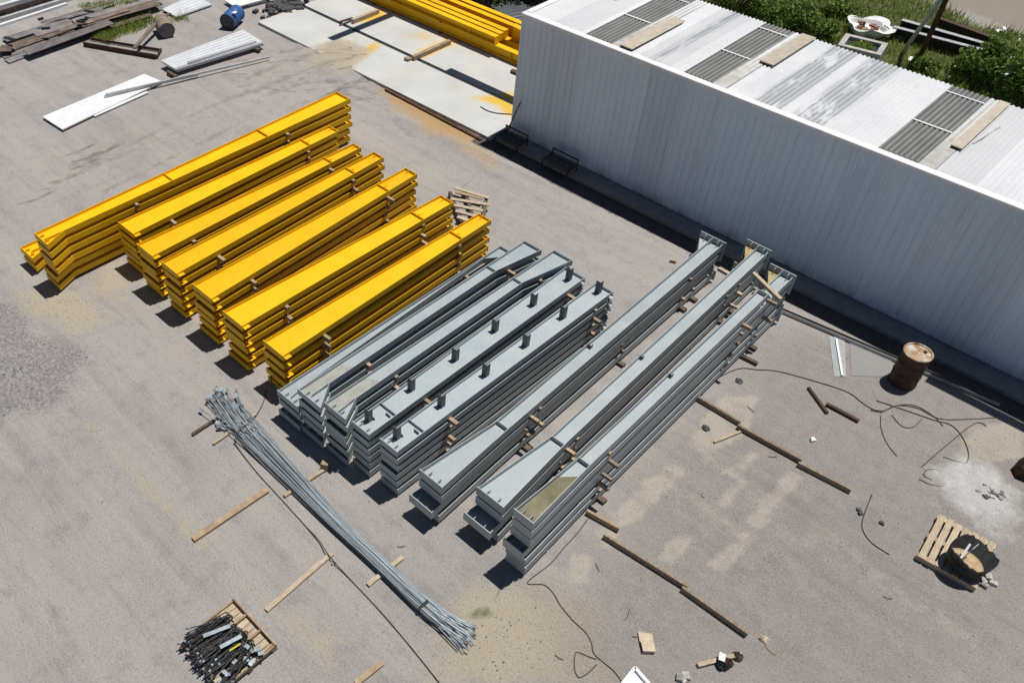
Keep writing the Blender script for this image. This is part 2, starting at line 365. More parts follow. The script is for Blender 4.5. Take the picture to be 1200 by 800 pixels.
# ------------------------------------------------------------------ beams
def interp(P, y):
    for (a, b) in zip(P, P[1:]):
        if a[1] <= y <= b[1]:
            t = (y-a[1])/max(1e-6, b[1]-a[1]); return a[0]+t*(b[0]-a[0])
    return P[0][0] if y < P[0][1] else P[-1][0]
def stations(L, Rr): return sorted(set([round(p[1], 4) for p in L]+[round(p[1], 4) for p in Rr]))

def beam(name, label, cat, group, L, Rr, hb, mat, stiff=(), rib=None, tabs=False, comp=False, farplate=None, cleats=(), nearcap=True, lugs=(), tall=0., clips=False, slots=False, farlow=0.):
    """H-beam lying on its side: web flat, two flanges on edge, plates across both ends. L and Rr: flange outlines near to far."""
    ox = (L[0][0]+Rr[0][0])/2; oy = min(L[0][1], Rr[0][1])
    L = [(p[0]-ox, p[1]-oy) for p in L]; Rr = [(p[0]-ox, p[1]-oy) for p in Rr]
    y0 = 0.; y1 = min(L[-1][1], Rr[-1][1])
    L[0] = (L[0][0], y0); Rr[0] = (Rr[0][0], y0); L[-1] = (L[-1][0], y1); Rr[-1] = (Rr[-1][0], y1)
    root = thing(name, label, cat, (ox, oy, 0), group)
    t = .014; zw = hb*.45
    ys = stations(L, Rr)
    part('web', MB().strip([(interp(L, y)+t*.5, y) for y in ys], [(interp(Rr, y)-t*.5, y) for y in ys], zw-.006, zw+.006), mat, root)
    part('flange', MB().strip([(p[0], p[1]) for p in L], [(p[0]+t, p[1]) for p in L], 0, hb), mat, root)
    part('flange', MB().strip([(p[0]-t, p[1]) for p in Rr], [(p[0], p[1]) for p in Rr], 0, hb), mat, root)
    e = .025 if nearcap else 0
    part('end_plate', MB().box(L[0][0]-e, Rr[0][0]+e*.4, -.018, -.001, -.002-tall, hb+.006+tall), mat, root)
    if farplate:
        fx0, fx1, fz0, fz1 = farplate; fx0 -= ox; fx1 -= ox
        pl = MB().box(fx0, fx1, y1+.001, y1+.022, fz0, fz1)
        pe = part('end_plate', pl, mat, root)
        for i in range(1, 4):
            xx = fx0+(fx1-fx0)*i/4
            part('rib', MB().box(xx-.006, xx+.006, y1-.10, y1, hb*.62, fz1-.01), mat, root)
        part('haunch_plate', MB().prism([(fx0+.01, y1), (L[-1][0], y1), (interp(L, y1-.6), y1-.6)], zw-.006, zw+.006), 'primer' if 'primer' in label else mat, root)
    else:
        part('end_plate', MB().box(L[-1][0]-e*.4, Rr[-1][0]+e*.4, y1+.001, y1+.016, .0, hb-.004), mat, root)
    for y in stiff:
        part('stiffener', MB().box(interp(L, y)+t+.001, interp(Rr, y)-t-.001, y-.007, y+.007, zw+.007, hb-.006), mat, root)
    if comp:      # bolted end compartment: two stiffeners and two gussets
        ya = y1-1.02
        part('stiffener', MB().box(interp(L, ya)+t+.001, interp(Rr, ya)-t-.001, ya-.009, ya+.009, zw+.007, hb-.004), mat, root)
        for xx, yy in ((.45, ya+.01), (.32, y1-.01)):
            xm = interp(L, yy)+(interp(Rr, yy)-interp(L, yy))*xx; sgn = 1 if yy < y1-.5 else -1
            g = MB(); g.add([(xm-.006, yy, zw+.007), (xm-.006, yy+sgn*.17, zw+.007), (xm-.006, yy, hb-.01), (xm+.006, yy, zw+.007), (xm+.006, yy+sgn*.17, zw+.007), (xm+.006, yy, hb-.01)],
                            [(0, 1, 2), (5, 4, 3), (0, 3, 4, 1), (1, 4, 5, 2), (2, 5, 3, 0)])
            part('gusset', g, mat, root)
    if tabs:
        part('bracket', MB().box(Rr[0][0]+.003, Rr[0][0]+.095, .0, .15, hb*.62, hb*.62+.014).box(Rr[0][0]+.003, Rr[0][0]+.012, .0, .15, hb*.25, hb*.62-.002), mat, root)
    if rib:
        (xa, ya), (xb, yb) = [(p[0]-ox, p[1]-oy) for p in rib]
        part('inner_flange', MB().strip([(xa, max(ya, .002)), (xb, yb)], [(xa+t, max(ya, .002)), (xb+t, yb)], zw+.007, hb-.004), mat, root)
    if slots:
        for fx, yy in ((.3, .05), (.72, .05)):
            xm = interp(L, yy)+(interp(Rr, yy)-interp(L, yy))*fx
            part('rib', MB().box(xm-.006, xm+.006, .0, .13, zw+.007, hb-.01), mat, root)
    for (cx, cyy) in lugs:
        cx -= ox; cyy -= oy
        part('lug', MB().box(cx-.05, cx+.05, cyy-.004, cyy+.004, zw+.007, zw+.10).box(cx+.04, cx+.05, cyy+.005, cyy+.07, zw+.007, zw+.10), 'dark_grey_paint', root)
    if clips:
        xr = Rr[-1][0]; part('clip', MB().box(xr+.002, xr+.09, y1-.13, y1-.05, zw-.005, zw+.008).box(xr+.002, xr+.05, y1-.04, y1-.028, .02, hb-.02), 'pale_steel', root)
        for yy in (.36, .62):
            xm = interp(L, yy)+(interp(Rr, yy)-interp(L, yy))*(.35 if yy < .5 else .7)
            part('rib', MB().box(xm-.06, xm+.06, yy-.007, yy+.007, zw+.007, hb-.02), 'dark_grey_paint', root)
    for (cx, cyy) in cleats:
        cx -= ox; cyy -= oy
        part('cleat', MB().box(cx-.06, cx+.06, cyy-.005, cyy+.005, zw+.007, zw+.34).box(cx+.05, cx+.06, cyy+.006, cyy+.10, zw+.007, zw+.34), 'dark_grey_paint', root)
    return root

def stack(first, n, h, hb, z0, stackname, beamword, jit=.02, offs=None, dropcleats=False):
    """first = the beam on top; the beams under it are copies with their parts"""
    pitch = (h-hb-z0)/(n-1) if n > 1 else 0
    out = []
    for i in range(n):            # i = 0 top
        o = first if i == 0 else copy_tree(first)
        if i and dropcleats:
            for ch in list(o.children):
                if ch.name.startswith('cleat') or ch.name.startswith('rib'): bpy.data.objects.remove(ch)
        x, y, _ = first.location if i == 0 else out[0].location
        dx, dy = (0, 0) if i == 0 else (random.uniform(-jit, jit), random.uniform(-jit*1.5, jit*1.5))
        if offs and i in offs: dx, dy = offs[i]
        o.location = (x+dx, y+dy, z0+(n-1-i)*pitch)
        o['label'] = f'{beamword}, {ORD[i]} of the {stackname}'
        out.append(o)
    return out, pitch

def spacer(x0, x1, y, z, hh, label, mat='wood', wd=.075, group='wooden spacers between the beams'):
    mb = MB().box(x0, x1, y-wd/2, y+wd/2, z, z+hh).warp(.006)
    return solo('wooden_spacer', mb, mat, label, 'wooden spacer', group)

# ---- yellow stacks
YS = [  # name, top corners NL NR FL FR, n, h
 ('Y2', (139.5, 260), (156.5, 274), (386, 147), (396.5, 153.5), 6, 1.30, 'second yellow stack from the left'),
 ('Y3', (161, 285.5), (179, 300), (415, 167.5), (422.5, 173), 6, 1.32, 'third yellow stack from the left'),
 ('Y4', (191, 306), (207.5, 320.5), (438, 178), (449, 184.5), 6, 1.42, 'fourth yellow stack from the left'),
 ('Y5', (229.5, 331.5), (248, 350), (475.5, 196.5), (488, 204), 6, 1.40, 'fifth yellow stack from the left'),
 ('Y6', (265, 362.5), (284, 382), (518.4, 227.5), (531, 237), 6, 1.38, 'sixth yellow stack from the left'),
 ('Y7', (310.5, 398.5), (332, 417), (562, 249.5), (575, 258), 5, 1.26, 'yellow stack beside the grey beams')]
for key, nl, nr, fl, fr, n, h, nm in YS:
    L = [G(*nl, h), G(*fl, h)]; Q = [G(*nr, h), G(*fr, h)]
    b = beam('yellow_beam', 'x', 'steel beam', 'yellow steel beams stacked in the yard', L, Q, .14, 'yellow_paint', stiff=(), tall=.004, tabs=True, comp=True)
    bs, pitch = stack(b, n, h, .14, .07, nm, 'yellow steel beam')
    for ye, yy in (('near end', L[0][1]+1.1), ('far end', L[1][1]-1.15)):
        for i in range(n-1):
            y = yy+random.uniform(-.04, .04); z = bs[i].location.z-(pitch-.14)+.001
            x0 = interp(L, y)+random.uniform(-.05, .1); x1 = interp(Q, y)+random.choice([.03, .08, .16, .2, .24])
            spacer(x0, x1, y, z, pitch-.143, f'wooden spacer under the {ORD[i].replace(" from the top","")} beam, {ye}, {nm}')
        y = yy; spacer(interp(L, y)-.05, interp(Q, y)+.06, y, .002, .066, f'ground timber under the lowest beam, {ye}, {nm}', 'dark_wood', .1)
# ---- kneed yellow stacks at the left end
def kneed(pts, h, n, nm, length=None):
    nl, nr, kn, fl, fr = pts
    L = [nl, fl]; Q = [nr, kn, fr]
    b = beam('kneed_yellow_beam', 'x', 'steel beam', 'kneed yellow steel beams', L, Q, .15, 'yellow_paint', tall=.004, stiff=(3.05+.6, 7.35-.6), rib=((kn[0]-.02, kn[1]-.52), (kn[0]-.02, kn[1]+.0)), slots=True, farlow=.1)
    return stack(b, n, h, .15, .07, nm, 'kneed yellow steel beam', offs={n-1: (-.05, -.02), n-2: (-.04, -.03)} if n > 3 else None), L, Q
h = 1.47
pts = [G(40.8, 273, h), G(61, 284, h), G(75, 270, h), G(394, 107.5, h), G(412, 115, h)]
(bs, pitch), L, Q = kneed(pts, h, 6, 'tall kneed stack')
for ye, yy in (('near end', 8.1), ('far end', 13.0)):
    for i in range(5):
        y = yy+random.uniform(-.04, .04); z = bs[i].location.z-(pitch-.15)+.001
        spacer(interp(L, y)-.02, interp(Q, y)+random.choice([.02, .06, .1]), y, z, pitch-.153, f'wooden spacer under the {ORD[i].replace(" from the top","")} beam, {ye}, tall kneed stack')
    spacer(interp(L, yy)-.05, interp(Q, yy)+.06, yy, .002, .066, f'ground timber under the lowest beam, {ye}, tall kneed stack', 'dark_wood', .1)
h = .50
nl, nr, kn = G(24.5, 289.5, h), G(45, 299.5, h), G(59, 284, h)
(bs, pitch), L, Q = kneed([nl, nr, kn, (nl[0]-.1, 12.8), (kn[0]-.05, 12.8)], h, 2, 'low kneed stack behind the tall')
for ye, yy in (('near end', 8.0), ('far end', 11.6)):
    spacer(interp(L, yy)-.02, interp(Q, yy)+.05, yy, bs[0].location.z-(pitch-.15)+.001, pitch-.153, f'wooden spacer between the two beams, {ye}, low kneed stack')
    spacer(interp(L, yy)-.02, interp(Q, yy)+.05, yy, .002, .066, f'ground timber under the lower beam, {ye}, low kneed stack', 'dark_wood', .1)

# ---- short grey stacks
def hauncher(key, h, n, nl, nr, kn, kf, fl, fr, ribp, nm, mud):
    P = lambda q: G(*q, h)
    L = [P(nl), P(fl)]; Q = [P(nr), P(kn), P(kf), P(fr)]
    kk = P(kn)
    b = beam('haunched_grey_beam', 'x', 'steel beam', 'short grey steel beams', L, Q, .152, 'grey_paint', tall=.0, stiff=(P(kf)[1]-P(nl)[1],), rib=(P(ribp), (kk[0]-.03, kk[1])), slots=True)
    bs, pitch = stack(b, n, h, .152, .06, nm, 'haunched grey beam', .03)
    if mud:
        ox, oy, oz = b.location
        y0 = .02; y1 = kk[1]-oy+.55; xl = lambda y: interp(L, y+oy)-ox+.02; xr = lambda y: min(interp(Q, y+oy)-ox-.02, kk[0]-ox-.05)
        part('dried_mud', MB().prism([(xl(y0), y0), (xr(y0), y0), (xr(y1+.15), y1+.15), (xl(y1), y1)], .152*.45+.007, .152*.45+.0095), 'dried_mud', b)
    return bs, pitch, L, Q
G0 = hauncher('G0', .78, 3, (326, 457), (355, 474), (364, 446), (566, 303), (586, 288), (606, 299), (341, 464), 'first short grey stack from the left', False)
G1 = hauncher('G1', 1.28, 5, (350, 455.5), (376, 477), (386, 449), (582, 317), (616, 281), (634, 293), (365, 462), 'second short grey stack from the left', True)
G2 = hauncher('G2', 1.40, 6, (381, 471), (407.5, 489), (417.5, 466), (612.5, 331), (649, 293), (671, 304.6), (396, 481), 'third short grey stack from the left', True)
def purlined(h, n, nl, nr, fl, fr, cl, nm):
    P = lambda q: G(*q, h)
    L = [P(nl), P(fl)]; Q = [P(nr), P(fr)]
    zc = h-.09
    b = beam('cleated_grey_beam', 'x', 'steel beam', 'short grey steel beams', L, Q, .152, 'grey_paint', tall=.0, stiff=(.72,), slots=True, clips=True, cleats=[G(*c, zc) for c in cl])
    bs, pitch = stack(b, n, h, .152, .06, nm, 'cleated grey beam', .02, dropcleats=True)
    return bs, pitch, L, Q
G3_ = purlined(1.30, 6, (417.5, 491), (433, 509), (664, 312), (685, 325.6), [(531.5, 423), (578, 389), (623, 358.5), (664.5, 329), (480, 458), (430, 494)], 'fourth short grey stack from the left')
G4_ = purlined(1.35, 6, (450, 511), (466, 529), (700, 330), (718, 342), [(515, 477), (567, 441), (614, 406.5), (657.5, 373.5), (699, 344), (463, 514.5)], 'fifth short grey stack from the left')
for (bs, pitch, L, Q), nm, rows in ((G0, 'first short grey stack', (8.6, 12.6)), (G1, 'second short grey stack', (8.6, 13.05)), (G2, 'third short grey stack', (8.66, 13.15)), (G3_, 'fourth short grey stack', (8.72, 13.27)), (G4_, 'fifth short grey stack', (8.66, 13.27))):
    n = len(bs)
    for ye, yy in zip(('near end', 'far end'), rows):
        for i in range(n-1):
            y = yy+random.uniform(-.05, .05); z = bs[i].location.z-(pitch-.152)+.001
            spacer(interp(L, y)-.02, interp(Q, y)+random.choice([.04, .1, .15, .2]), y, z, pitch-.155, f'spacer under the {ORD[i].replace(" from the top","")} beam, {ye}, {nm} from the left', random.choice(['wood', 'old_wood']))
        spacer(interp(L, yy)-.03, interp(Q, yy)+.05, yy, .002, .056, f'timber under the lowest beam, {ye}, {nm} from the left', 'dark_wood', .1)

# ---- long grey stacks
def longbeam(h, nl, nr, sl, sr, fl, fr, pl, pr, lab, short=None, far=True, lug=None):
    P = lambda q: G(*q, h)
    a, b_, c, d = P(nl), P(nr), P(sl), P(fl)
    yf = P(fl)[1]
    L = [a, (c[0], c[1]), (P(fl)[0], yf)]; Q = [b_, P(sr), (P(fr)[0], yf)]
    if short:
        ys = P(short[0])[1]; L[-1] = (interp(L, ys), ys); Q[-1] = (interp(Q, ys), ys)
    fp = None
    if far:
        xpl = P(pl)[0]; xpr = P(pr)[0]; fp = (L[-1][0]-.30, Q[-1][0]+.06, -.02, .26)
    b = beam('long_grey_beam', lab, 'steel beam', 'long grey steel beams', L, Q, .202, 'grey_paint', stiff=(c[1]-a[1],), slots=True, tall=.004, farplate=fp, lugs=[G(*lug, h-.09)] if lug else ())
    return b, L, Q
def rain(b, L, Q, y0, y1, top, mat='muddy_water'):
    ox, oy, oz = b.location
    xl = lambda y: interp(L, y+oy)-ox+.018; xr = lambda y: interp(Q, y+oy)-ox-.018
    part('rainwater' if mat == 'muddy_water' else 'dried_mud', MB().prism([(xl(y0), y0), (xr(y0), y0), (xr(y1), y1), (xl(top), top)], .202*.45+.007, .202*.45+.0095), mat, b)
LS = []
b, L, Q = longbeam(1.14, (493, 550), (522, 568), (582.5, 492), (596, 502), (833.75, 279.4), (850, 284.4), (826.9, 269.4), (854.4, 280.6), 'x', lug=(690, 407))
bs, pitch = stack(b, 4, 1.14, .202, .08, 'left long grey stack', 'long grey steel beam', .03, offs={2: (-.025, -.22), 3: (-.01, -.02), 1: (0, .01)})
LS.append((bs, pitch, L, Q, 'left long grey stack', (10.0, 10.25, 16.0, 16.5, 13.4)))
b, L, Q = longbeam(1.12, (562, 569), (590.5, 594), (648.5, 508.7), (663.5, 519), (888, 289), (902.5, 293.75), (878, 279.4), (906, 290.6), 'primer', lug=(750, 420))
bs, pitch = stack(b, 4, 1.12, .202, .08, 'middle long grey stack', 'long grey steel beam', .03, offs={2: (-.03, -.26), 3: (-.01, -.02), 1: (0, .01)})
LS.append((bs, pitch, L, Q, 'middle long grey stack', (9.87, 10.3, 16.25, 16.75)))
# right stack: a shorter beam lies on top of four long ones
h = 1.66
b, L, Q = longbeam(h, (604, 596), (625.5, 612.5), (678.5, 535), (693.5, 543), (923, 307), (936, 311), (912.5, 297), (941, 308), 'x', short=((887.5, 338),), far=False, lug=(784, 441))
pit = (h-.202-.08)/5
b.location.z = h-.202; b['label'] = 'shorter grey steel beam with rainwater, topmost of the right long grey stack'
rain(b, L, Q, .02, 1.42, 1.15)
b2, L2, Q2 = longbeam(h-pit, (602.3, 606), (624, 623), (676.5, 546), (691.5, 554.5), (916, 318), (930.5, 324), (912.5, 297), (941, 308), 'primer')
bs, _ = stack(b2, 5, h-pit, .202, .08, 'right long grey stack', 'x', .03, offs={1: (-.01, .02), 2: (-.03, -.12), 3: (-.01, -.03), 4: (0, .0)})
for i, o in enumerate(bs): o['label'] = f'long grey steel beam, {ORD[i+1]} of the right long grey stack'
LS.append(([b]+bs, pit, L2, Q2, 'right long grey stack', (10.05, 14.9, 16.0)))
for bs, pitch, L, Q, nm, rows in LS:
    n = len(bs)
    for ri, yy in enumerate(rows):
        for i in range(n-1):
            if ri > 1 and random.random() < .3: continue
            y = yy+random.uniform(-.12, .12); z = bs[i].location.z-(pitch-.202)+.001
            x1 = interp(Q, y)+random.choice([.02, .03, .06, .12, .2])
            spacer(interp(L, y)-random.uniform(0, .1), x1, y, z, pitch-.205, f'spacer under the {ORD[i].replace(" from the top","")} beam, row {ri+1} from near end, {nm}', random.choice(['wood', 'old_wood', 'grey_wood', 'grey_wood']), .07)
        if ri != 1:
            spacer(interp(L, yy)-.08, interp(Q, yy)+.15, yy, .002, .076, f'timber under the lowest beam, row {ri+1} from near end, {nm}', 'dark_wood', .12)
# board lying across the far end of the right stack, and smaller boards in the gaps
zt = h-.0
def board(p, q, z, wd, ht, label, mat='old_wood', name='timber', group=None, roll=0., za=None):
    mb = MB().bar((p[0], p[1], z+ht/2), (q[0], q[1], (za if za is not None else z)+ht/2), wd, ht).warp(.004)
    return solo(name, mb, mat, label, 'timber' if name == 'timber' else 'board', group)
z = h-pit+.012
board(G(882, 322, z), G(914, 353, z), z, .09, .08, 'pale timber lying across the far end of the right long grey stack')
board(G(842, 315, .85), G(856, 323, .85), .83, .1, .07, 'short pale timber in the gap between left and middle long stacks')

# ------------------------------------------------------------------ timbers on the ground
def gtimber(u0, v0, u1, v1, wd, ht, label, mat='wood', z=0., ext=None):
    board(G(u0, v0, z+ht), G(u1, v1, z+ht), z, wd, ht, label, mat, group=None)
gtimber(226, 631, 313, 573, .115, .07, 'longest tan timber lying alone left of the rod bundle')
gtimber(312, 714, 389, 647, .095, .06, 'pale timber lying on the ground under the black cable, near the bolts', 'old_wood')
gtimber(417, 800, 448, 775, .095, .06, 'tan timber cut by the bottom edge of the photo')
gtimber(225, 508, 262, 484, .06, .07, 'thin timber under the fanned end of the rod bundle, nearer its tip', 'dark_wood')
gtimber(250, 519, 300, 484, .06, .06, 'thin timber crossing under the tied part of the rod bundle', 'old_wood')
gtimber(333, 580, 383, 547, .075, .07, 'timber with brown end block crossing under the middle of rod bundle', 'old_wood')
gtimber(431, 684, 472, 652, .085, .06, 'pale timber crossing under the rod bundle near its lower end', 'old_wood')
mb = MB().box(-.07, .07, -.06, .06, 0, .12).warp(.01); x, y = G(381, 549); solo('wood_block', mb.moved(x, y, .068, .5), 'wood', 'brown wooden block on the end of a timber by grey stacks', 'wood block')
gtimber(688, 597, 726, 618, .055, .13, 'dark timber end sticking out beside the right long grey stack')
gtimber(708, 625, 806, 686, .055, .13, 'long timber on the ground, middle of the lower row of three', 'grey_wood')
gtimber(800, 687, 877, 741, .055, .13, 'long timber on the ground, lower end of the lower row', 'grey_wood')
gtimber(806, 457, 868, 494, .05, .12, 'timber on the ground, upper end of the upper row of three', 'grey_wood')
gtimber(865, 497, 940, 538, .05, .12, 'timber on the ground, middle of the upper row of three', 'grey_wood')
gtimber(936, 541, 998, 573, .05, .12, 'timber on the ground, lower end of the upper row', 'grey_wood')
gtimber(837, 517, 868, 505, .05, .05, 'short thin stick beside the upper row of timbers', 'old_wood')
gtimber(948, 453, 970, 483, .06, .06, 'short dark bar on the ground, upper of a pair', 'rust')
gtimber(969, 472, 1007, 492, .08, .07, 'short dark bar on the ground, lower of a pair', 'rust')
gtimber(862, 412, 888, 425, .08, .08, 'dark timber end beside the far part of the right long stack', 'dark_wood')
gtimber(858, 405, 870, 413, .06, .05, 'stub of wood by the foot of the right long stack')
gtimber(786, 303, 793, 305, .1, .08, 'small wood block left of the left long stack', 'old_wood')

# ------------------------------------------------------------------ bundle of rods
N = 34
for i in range(N):
    t = (i+.5)/N; lay = random.choice([0, 0, 1, 1, 2]); off = t-.5
    a = G(238+44*t+random.uniform(-6, 8), 474-14*math.sin(PI*t)+random.uniform(-6, 10), .1)
    if i % 5 == 0: a = G(252+8*t+random.uniform(-4, 8), 492+random.uniform(-4, 10), .1)
    b_ = G(541+16*t+random.uniform(-6, 6), 760-18*t+random.uniform(-12, 10), .1)
    pts = [(a[0], a[1], .09+.06*random.random())]
    for kx, (u, v) in enumerate(((297, 511), (384, 602), (440, 655), (505, 715))):
        c = G(u, v, .1); wv = (.54, .30, .25, .30)[kx]
        pts.append((c[0]-off*.1+random.uniform(-.015, .015), c[1]+off*wv+random.uniform(-.015, .015), .085+lay*.026+random.uniform(0, .012)))
    pts.append((b_[0], b_[1], .05+.03*lay))
    # smooth the rod
    P = [Vector(p) for p in pts]; sm = []
    for j in range(len(P)-1):
        for q in range(4):
            tt = q/4; p0 = P[max(j-1, 0)]; p1 = P[j]; p2 = P[j+1]; p3 = P[min(j+2, len(P)-1)]
            sm.append(.5*((2*p1)+(p2-p0)*tt+(2*p0-5*p1+4*p2-p3)*tt*tt+(3*p1-p0-3*p2+p3)*tt**3))
    sm.append(P[-1])
    loc = sm[0].copy(); loc.z = 0
    r = thing('steel_rod', 'thin grey galvanised rod in the long tied bundle on the ground', 'steel rod', tuple(loc), 'rods in the long bundle')
    part('rod', MB().tube([p-loc for p in sm], random.choice([.009, .011, .013]), 6), 'galvanised', r, True)
    d = (sm[0]-sm[1]).normalized(); e0 = sm[0]-loc
    part('head', MB().bar(e0-d*.02, e0+d*random.uniform(.05, .12), .055, .03, random.random()), 'galvanised', r)
mb = MB()
for u, v, uu, vv in ((486, 703, 505, 716),):
    p = G(496, 707, .2); mb.box(-.025, .025, -.12, .12, 0, .012).moved(p[0], p[1], .165, .0)
solo('dark_strap', mb, 'black_rubber', 'dark strap tied across the lower part of the rod bundle', 'strap')

# ------------------------------------------------------------------ cables and wires
def cable(px, r, label, name='cable', mat='cable_black', z=.012, cat='cable', zs=None):
    P = [Vector((*G(u, v, z), z)) for u, v in px]
    if zs:
        P = [Vector((*G(u, v, zz), zz)) for (u, v), zz in zip(px, zs)]
    sm = []
    for j in range(len(P)-1):
        for q in range(5):
            tt = q/5; p0 = P[max(j-1, 0)]; p1 = P[j]; p2 = P[j+1]; p3 = P[min(j+2, len(P)-1)]
            sm.append(.5*((2*p1)+(p2-p0)*tt+(2*p0-5*p1+4*p2-p3)*tt*tt+(3*p1-p0-3*p2+p3)*tt**3))
    sm.append(P[-1])
    for p in sm: p.z = max(p.z, r)
    solo(name, MB().tube(sm, r, 6), mat, label, cat, smooth=True)
cable([(312, 456), (309, 470), (303, 482), (292, 496), (283, 500), (277, 512), (276, 520), (300, 552), (330, 585), (358, 616), (374, 633), (386, 651), (410, 678), (445, 715), (485, 762), (520, 806)], .011,
      'black cable looped over the rod bundle and running to the bottom edge', zs=[.02, .02, .02, .12, .19, .19, .04, .015, .015, .015, .05, .08, .015, .015, .015, .015])
cable([(691, 605), (676, 625), (662, 640), (645, 660), (618, 682), (637, 684.5), (648, 694), (657, 709), (672, 727), (686, 740), (693, 752), (696, 765), (708, 776), (720, 786), (730, 800)], .009, 'thin brown cable winding from the right long stack to the bottom edge')
cable([(699, 772), (688, 768), (675, 764), (673.5, 783), (679, 793), (690, 787), (699, 778)], .008, 'small loop of thin cable near the bottom edge')
cable([(822.5, 463), (834, 447), (865, 432), (887, 433), (912.5, 435), (957, 447), (993, 459), (1011, 472), (1025, 480), (1038, 481)], .010, 'long thin cable running from the right long stack towards the wires')
W = 'rusty wire in the tangle in front of the drum'
cable([(1027, 469), (1060, 480), (1095, 492), (1115, 498), (1128, 512), (1135, 530), (1132, 542), (1120, 540), (1105, 535)], .009, 'rusty wire ending in a hook, rightmost long curve of the tangle', 'wire', cat='wire')
cable([(1020, 480), (1032, 482), (1055, 474), (1075, 476), (1095, 488), (1105, 499)], .008, 'short arched rusty wire crossing the middle of the tangle', 'wire', cat='wire')
cable([(1032, 487), (1033, 503), (1040, 520), (1051, 534)], .008, 'rusty wire hanging down left out of the tangle', 'wire', cat='wire')
cable([(1080, 547), (1105, 525), (1142, 496), (1156, 499)], .009, 'bent rusty wire crossing the tangle low at its right', 'wire', cat='wire')
cable([(1032, 484), (1050, 475), (1075, 478), (1100, 490), (1130, 491), (1168, 489)], .008, 'long straightish wire running from the tangle to the shed shade', 'wire', cat='wire')
cable([(1045, 486), (1057, 499), (1070, 500), (1080, 491)], .007, 'short sagging wire below the middle of the tangle', 'wire', cat='wire')
cable([(1077, 561), (1090, 567), (1107, 569), (1107, 558), (1097, 550), (1085, 551), (1083, 557), (1092, 562)], .008, 'coiled wire loop at the edge of the white powder', 'wire', cat='wire')
cable([(1022, 579), (1012, 605), (1011, 620), (1022, 636), (1042, 649)], .009, 'bow shaped wire left of the pallet with the tub', 'wire', cat='wire')
cable([(578, 176), (569, 192), (555, 208), (541, 220)], .010, 'brown rope from the shed shade to the broken pallet', 'rope', 'old_wood', cat='rope')
cable([(331, 437), (322, 437), (318, 442), (319, 449), (327, 452)], .012, 'small wire ring at the foot of the last yellow stack', 'wire', cat='wire', zs=[.35, .35, .35, .35, .35])

# ------------------------------------------------------------------ shed
XA, XB, YA, YB, HZ = -14.72, 10.0, 19.21, 23.35, 3.78
sh = thing('storage_shed', 'long white flat-roofed metal storage shed standing behind the long grey beams', 'shed', (XA, YA, 0))
WX = XB-XA; WY = YB-YA
def ribbed(x0, x1, wall=True):
    """outline of trapezoid cladding along x: list of (x, depth)"""
    out = [(x0, 0)]; x = x0+.05; st = .21
    while x+.05 < x1:
        out += [(x, 0), (x+.006, .012), (x+.02, .012), (x+.026, 0)]
        x += st
    out.append((x1, 0)); return out
pr = ribbed(0, WX); mb = MB(); zb, zt_ = .12, HZ-.02
v = []; f = []
for x, d in pr: v += [(x, d, zb), (x, d, zt_)]
for i in range(len(pr)-1): f.append((2*i, 2*i+2, 2*i+3, 2*i+1))
mb.add(v, f); part('front_wall', mb, 'wall_cladding', sh)
prs = ribbed(0, WY); mb = MB(); v = []; f = []
for x, d in prs: v += [(d, x, zb), (d, x, zt_)]
for i in range(len(prs)-1): f.append((2*i+1, 2*i+3, 2*i+2, 2*i))
mb.add(v, f); part('end_wall', mb, 'wall_cladding', sh)
part('back_wall', MB().box(.04, WX, WY-.04, WY-.002, .0, HZ-.02), 'wall_cladding', sh)
part('end_wall', MB().box(WX-.05, WX-.002, .05, WY-.05, 0, HZ-.02), 'wall_cladding', sh)
part('plinth', MB().box(.02, WX-.01, .03, WY-.01, 0, .13), 'dark_soil', sh)
part('corner_trim', MB().box(-.012, .09, -.012, -.002, .12, HZ-.03).box(-.012, -.002, -.001, .09, .12, HZ-.03), 'wall_cladding', sh)
part('eave_band', MB().box(-.012, WX, -.013, -.003, HZ-.25, HZ-.04), 'wall_cladding', sh)
part('eave_flashing', MB().box(-.03, WX, -.03, -.014, HZ-.035, HZ+.02).box(-.03, WX, -.013, .17, HZ+.008, HZ+.024), 'white_sheet', sh)
part('verge_flashing', MB().box(-.032, -.013, .0, WY, HZ-.16, HZ+.03).box(-.012, .16, .171, WY, HZ+.028, HZ+.036), 'white_sheet', sh)
slope = .035/WY
def wavy(x0, x1, y0, y1, z0, pitch=.115, amp=.016):
    mb = MB(); v = []; f = []; n = max(2, int((x1-x0)/pitch*6))
    for i in range(n+1):
        x = x0+(x1-x0)*i/n; z = z0+amp*math.sin(2*PI*x/pitch)
        v += [(x, y0, z+y0*slope), (x, y1, z+y1*slope)]
    for i in range(n): f.append((2*i, 2*i+2, 2*i+3, 2*i+1))
    return mb.add(v, f)
SKY = [(XA+2.0, XA+2.84), (-9.72, -8.9), (-4.80, -3.94)]
SKY[0] = (-12.72, -11.88)
edges = [.0]
for a, b_ in SKY: edges += [a-XA, b_-XA]
edges.append(WX)
for i in range(0, len(edges), 2):
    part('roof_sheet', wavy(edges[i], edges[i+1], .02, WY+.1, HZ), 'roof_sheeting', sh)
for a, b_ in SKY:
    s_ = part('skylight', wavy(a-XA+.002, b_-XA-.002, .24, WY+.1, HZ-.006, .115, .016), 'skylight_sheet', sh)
    part('bar', MB().box(a-XA-.01, b_-XA+.01, 1.93, 1.98, HZ+.02, HZ+.038), 'white_sheet', s_)
    part('bar', MB().box(a-XA-.01, b_-XA+.01, 3.80, 3.85, HZ+.034, HZ+.052), 'white_sheet', s_)
    part('flat_sheet', MB().box(b_-XA+.01, b_-XA+.36, .17, WY+.08, HZ+.02, HZ+.026), 'concrete', sh)
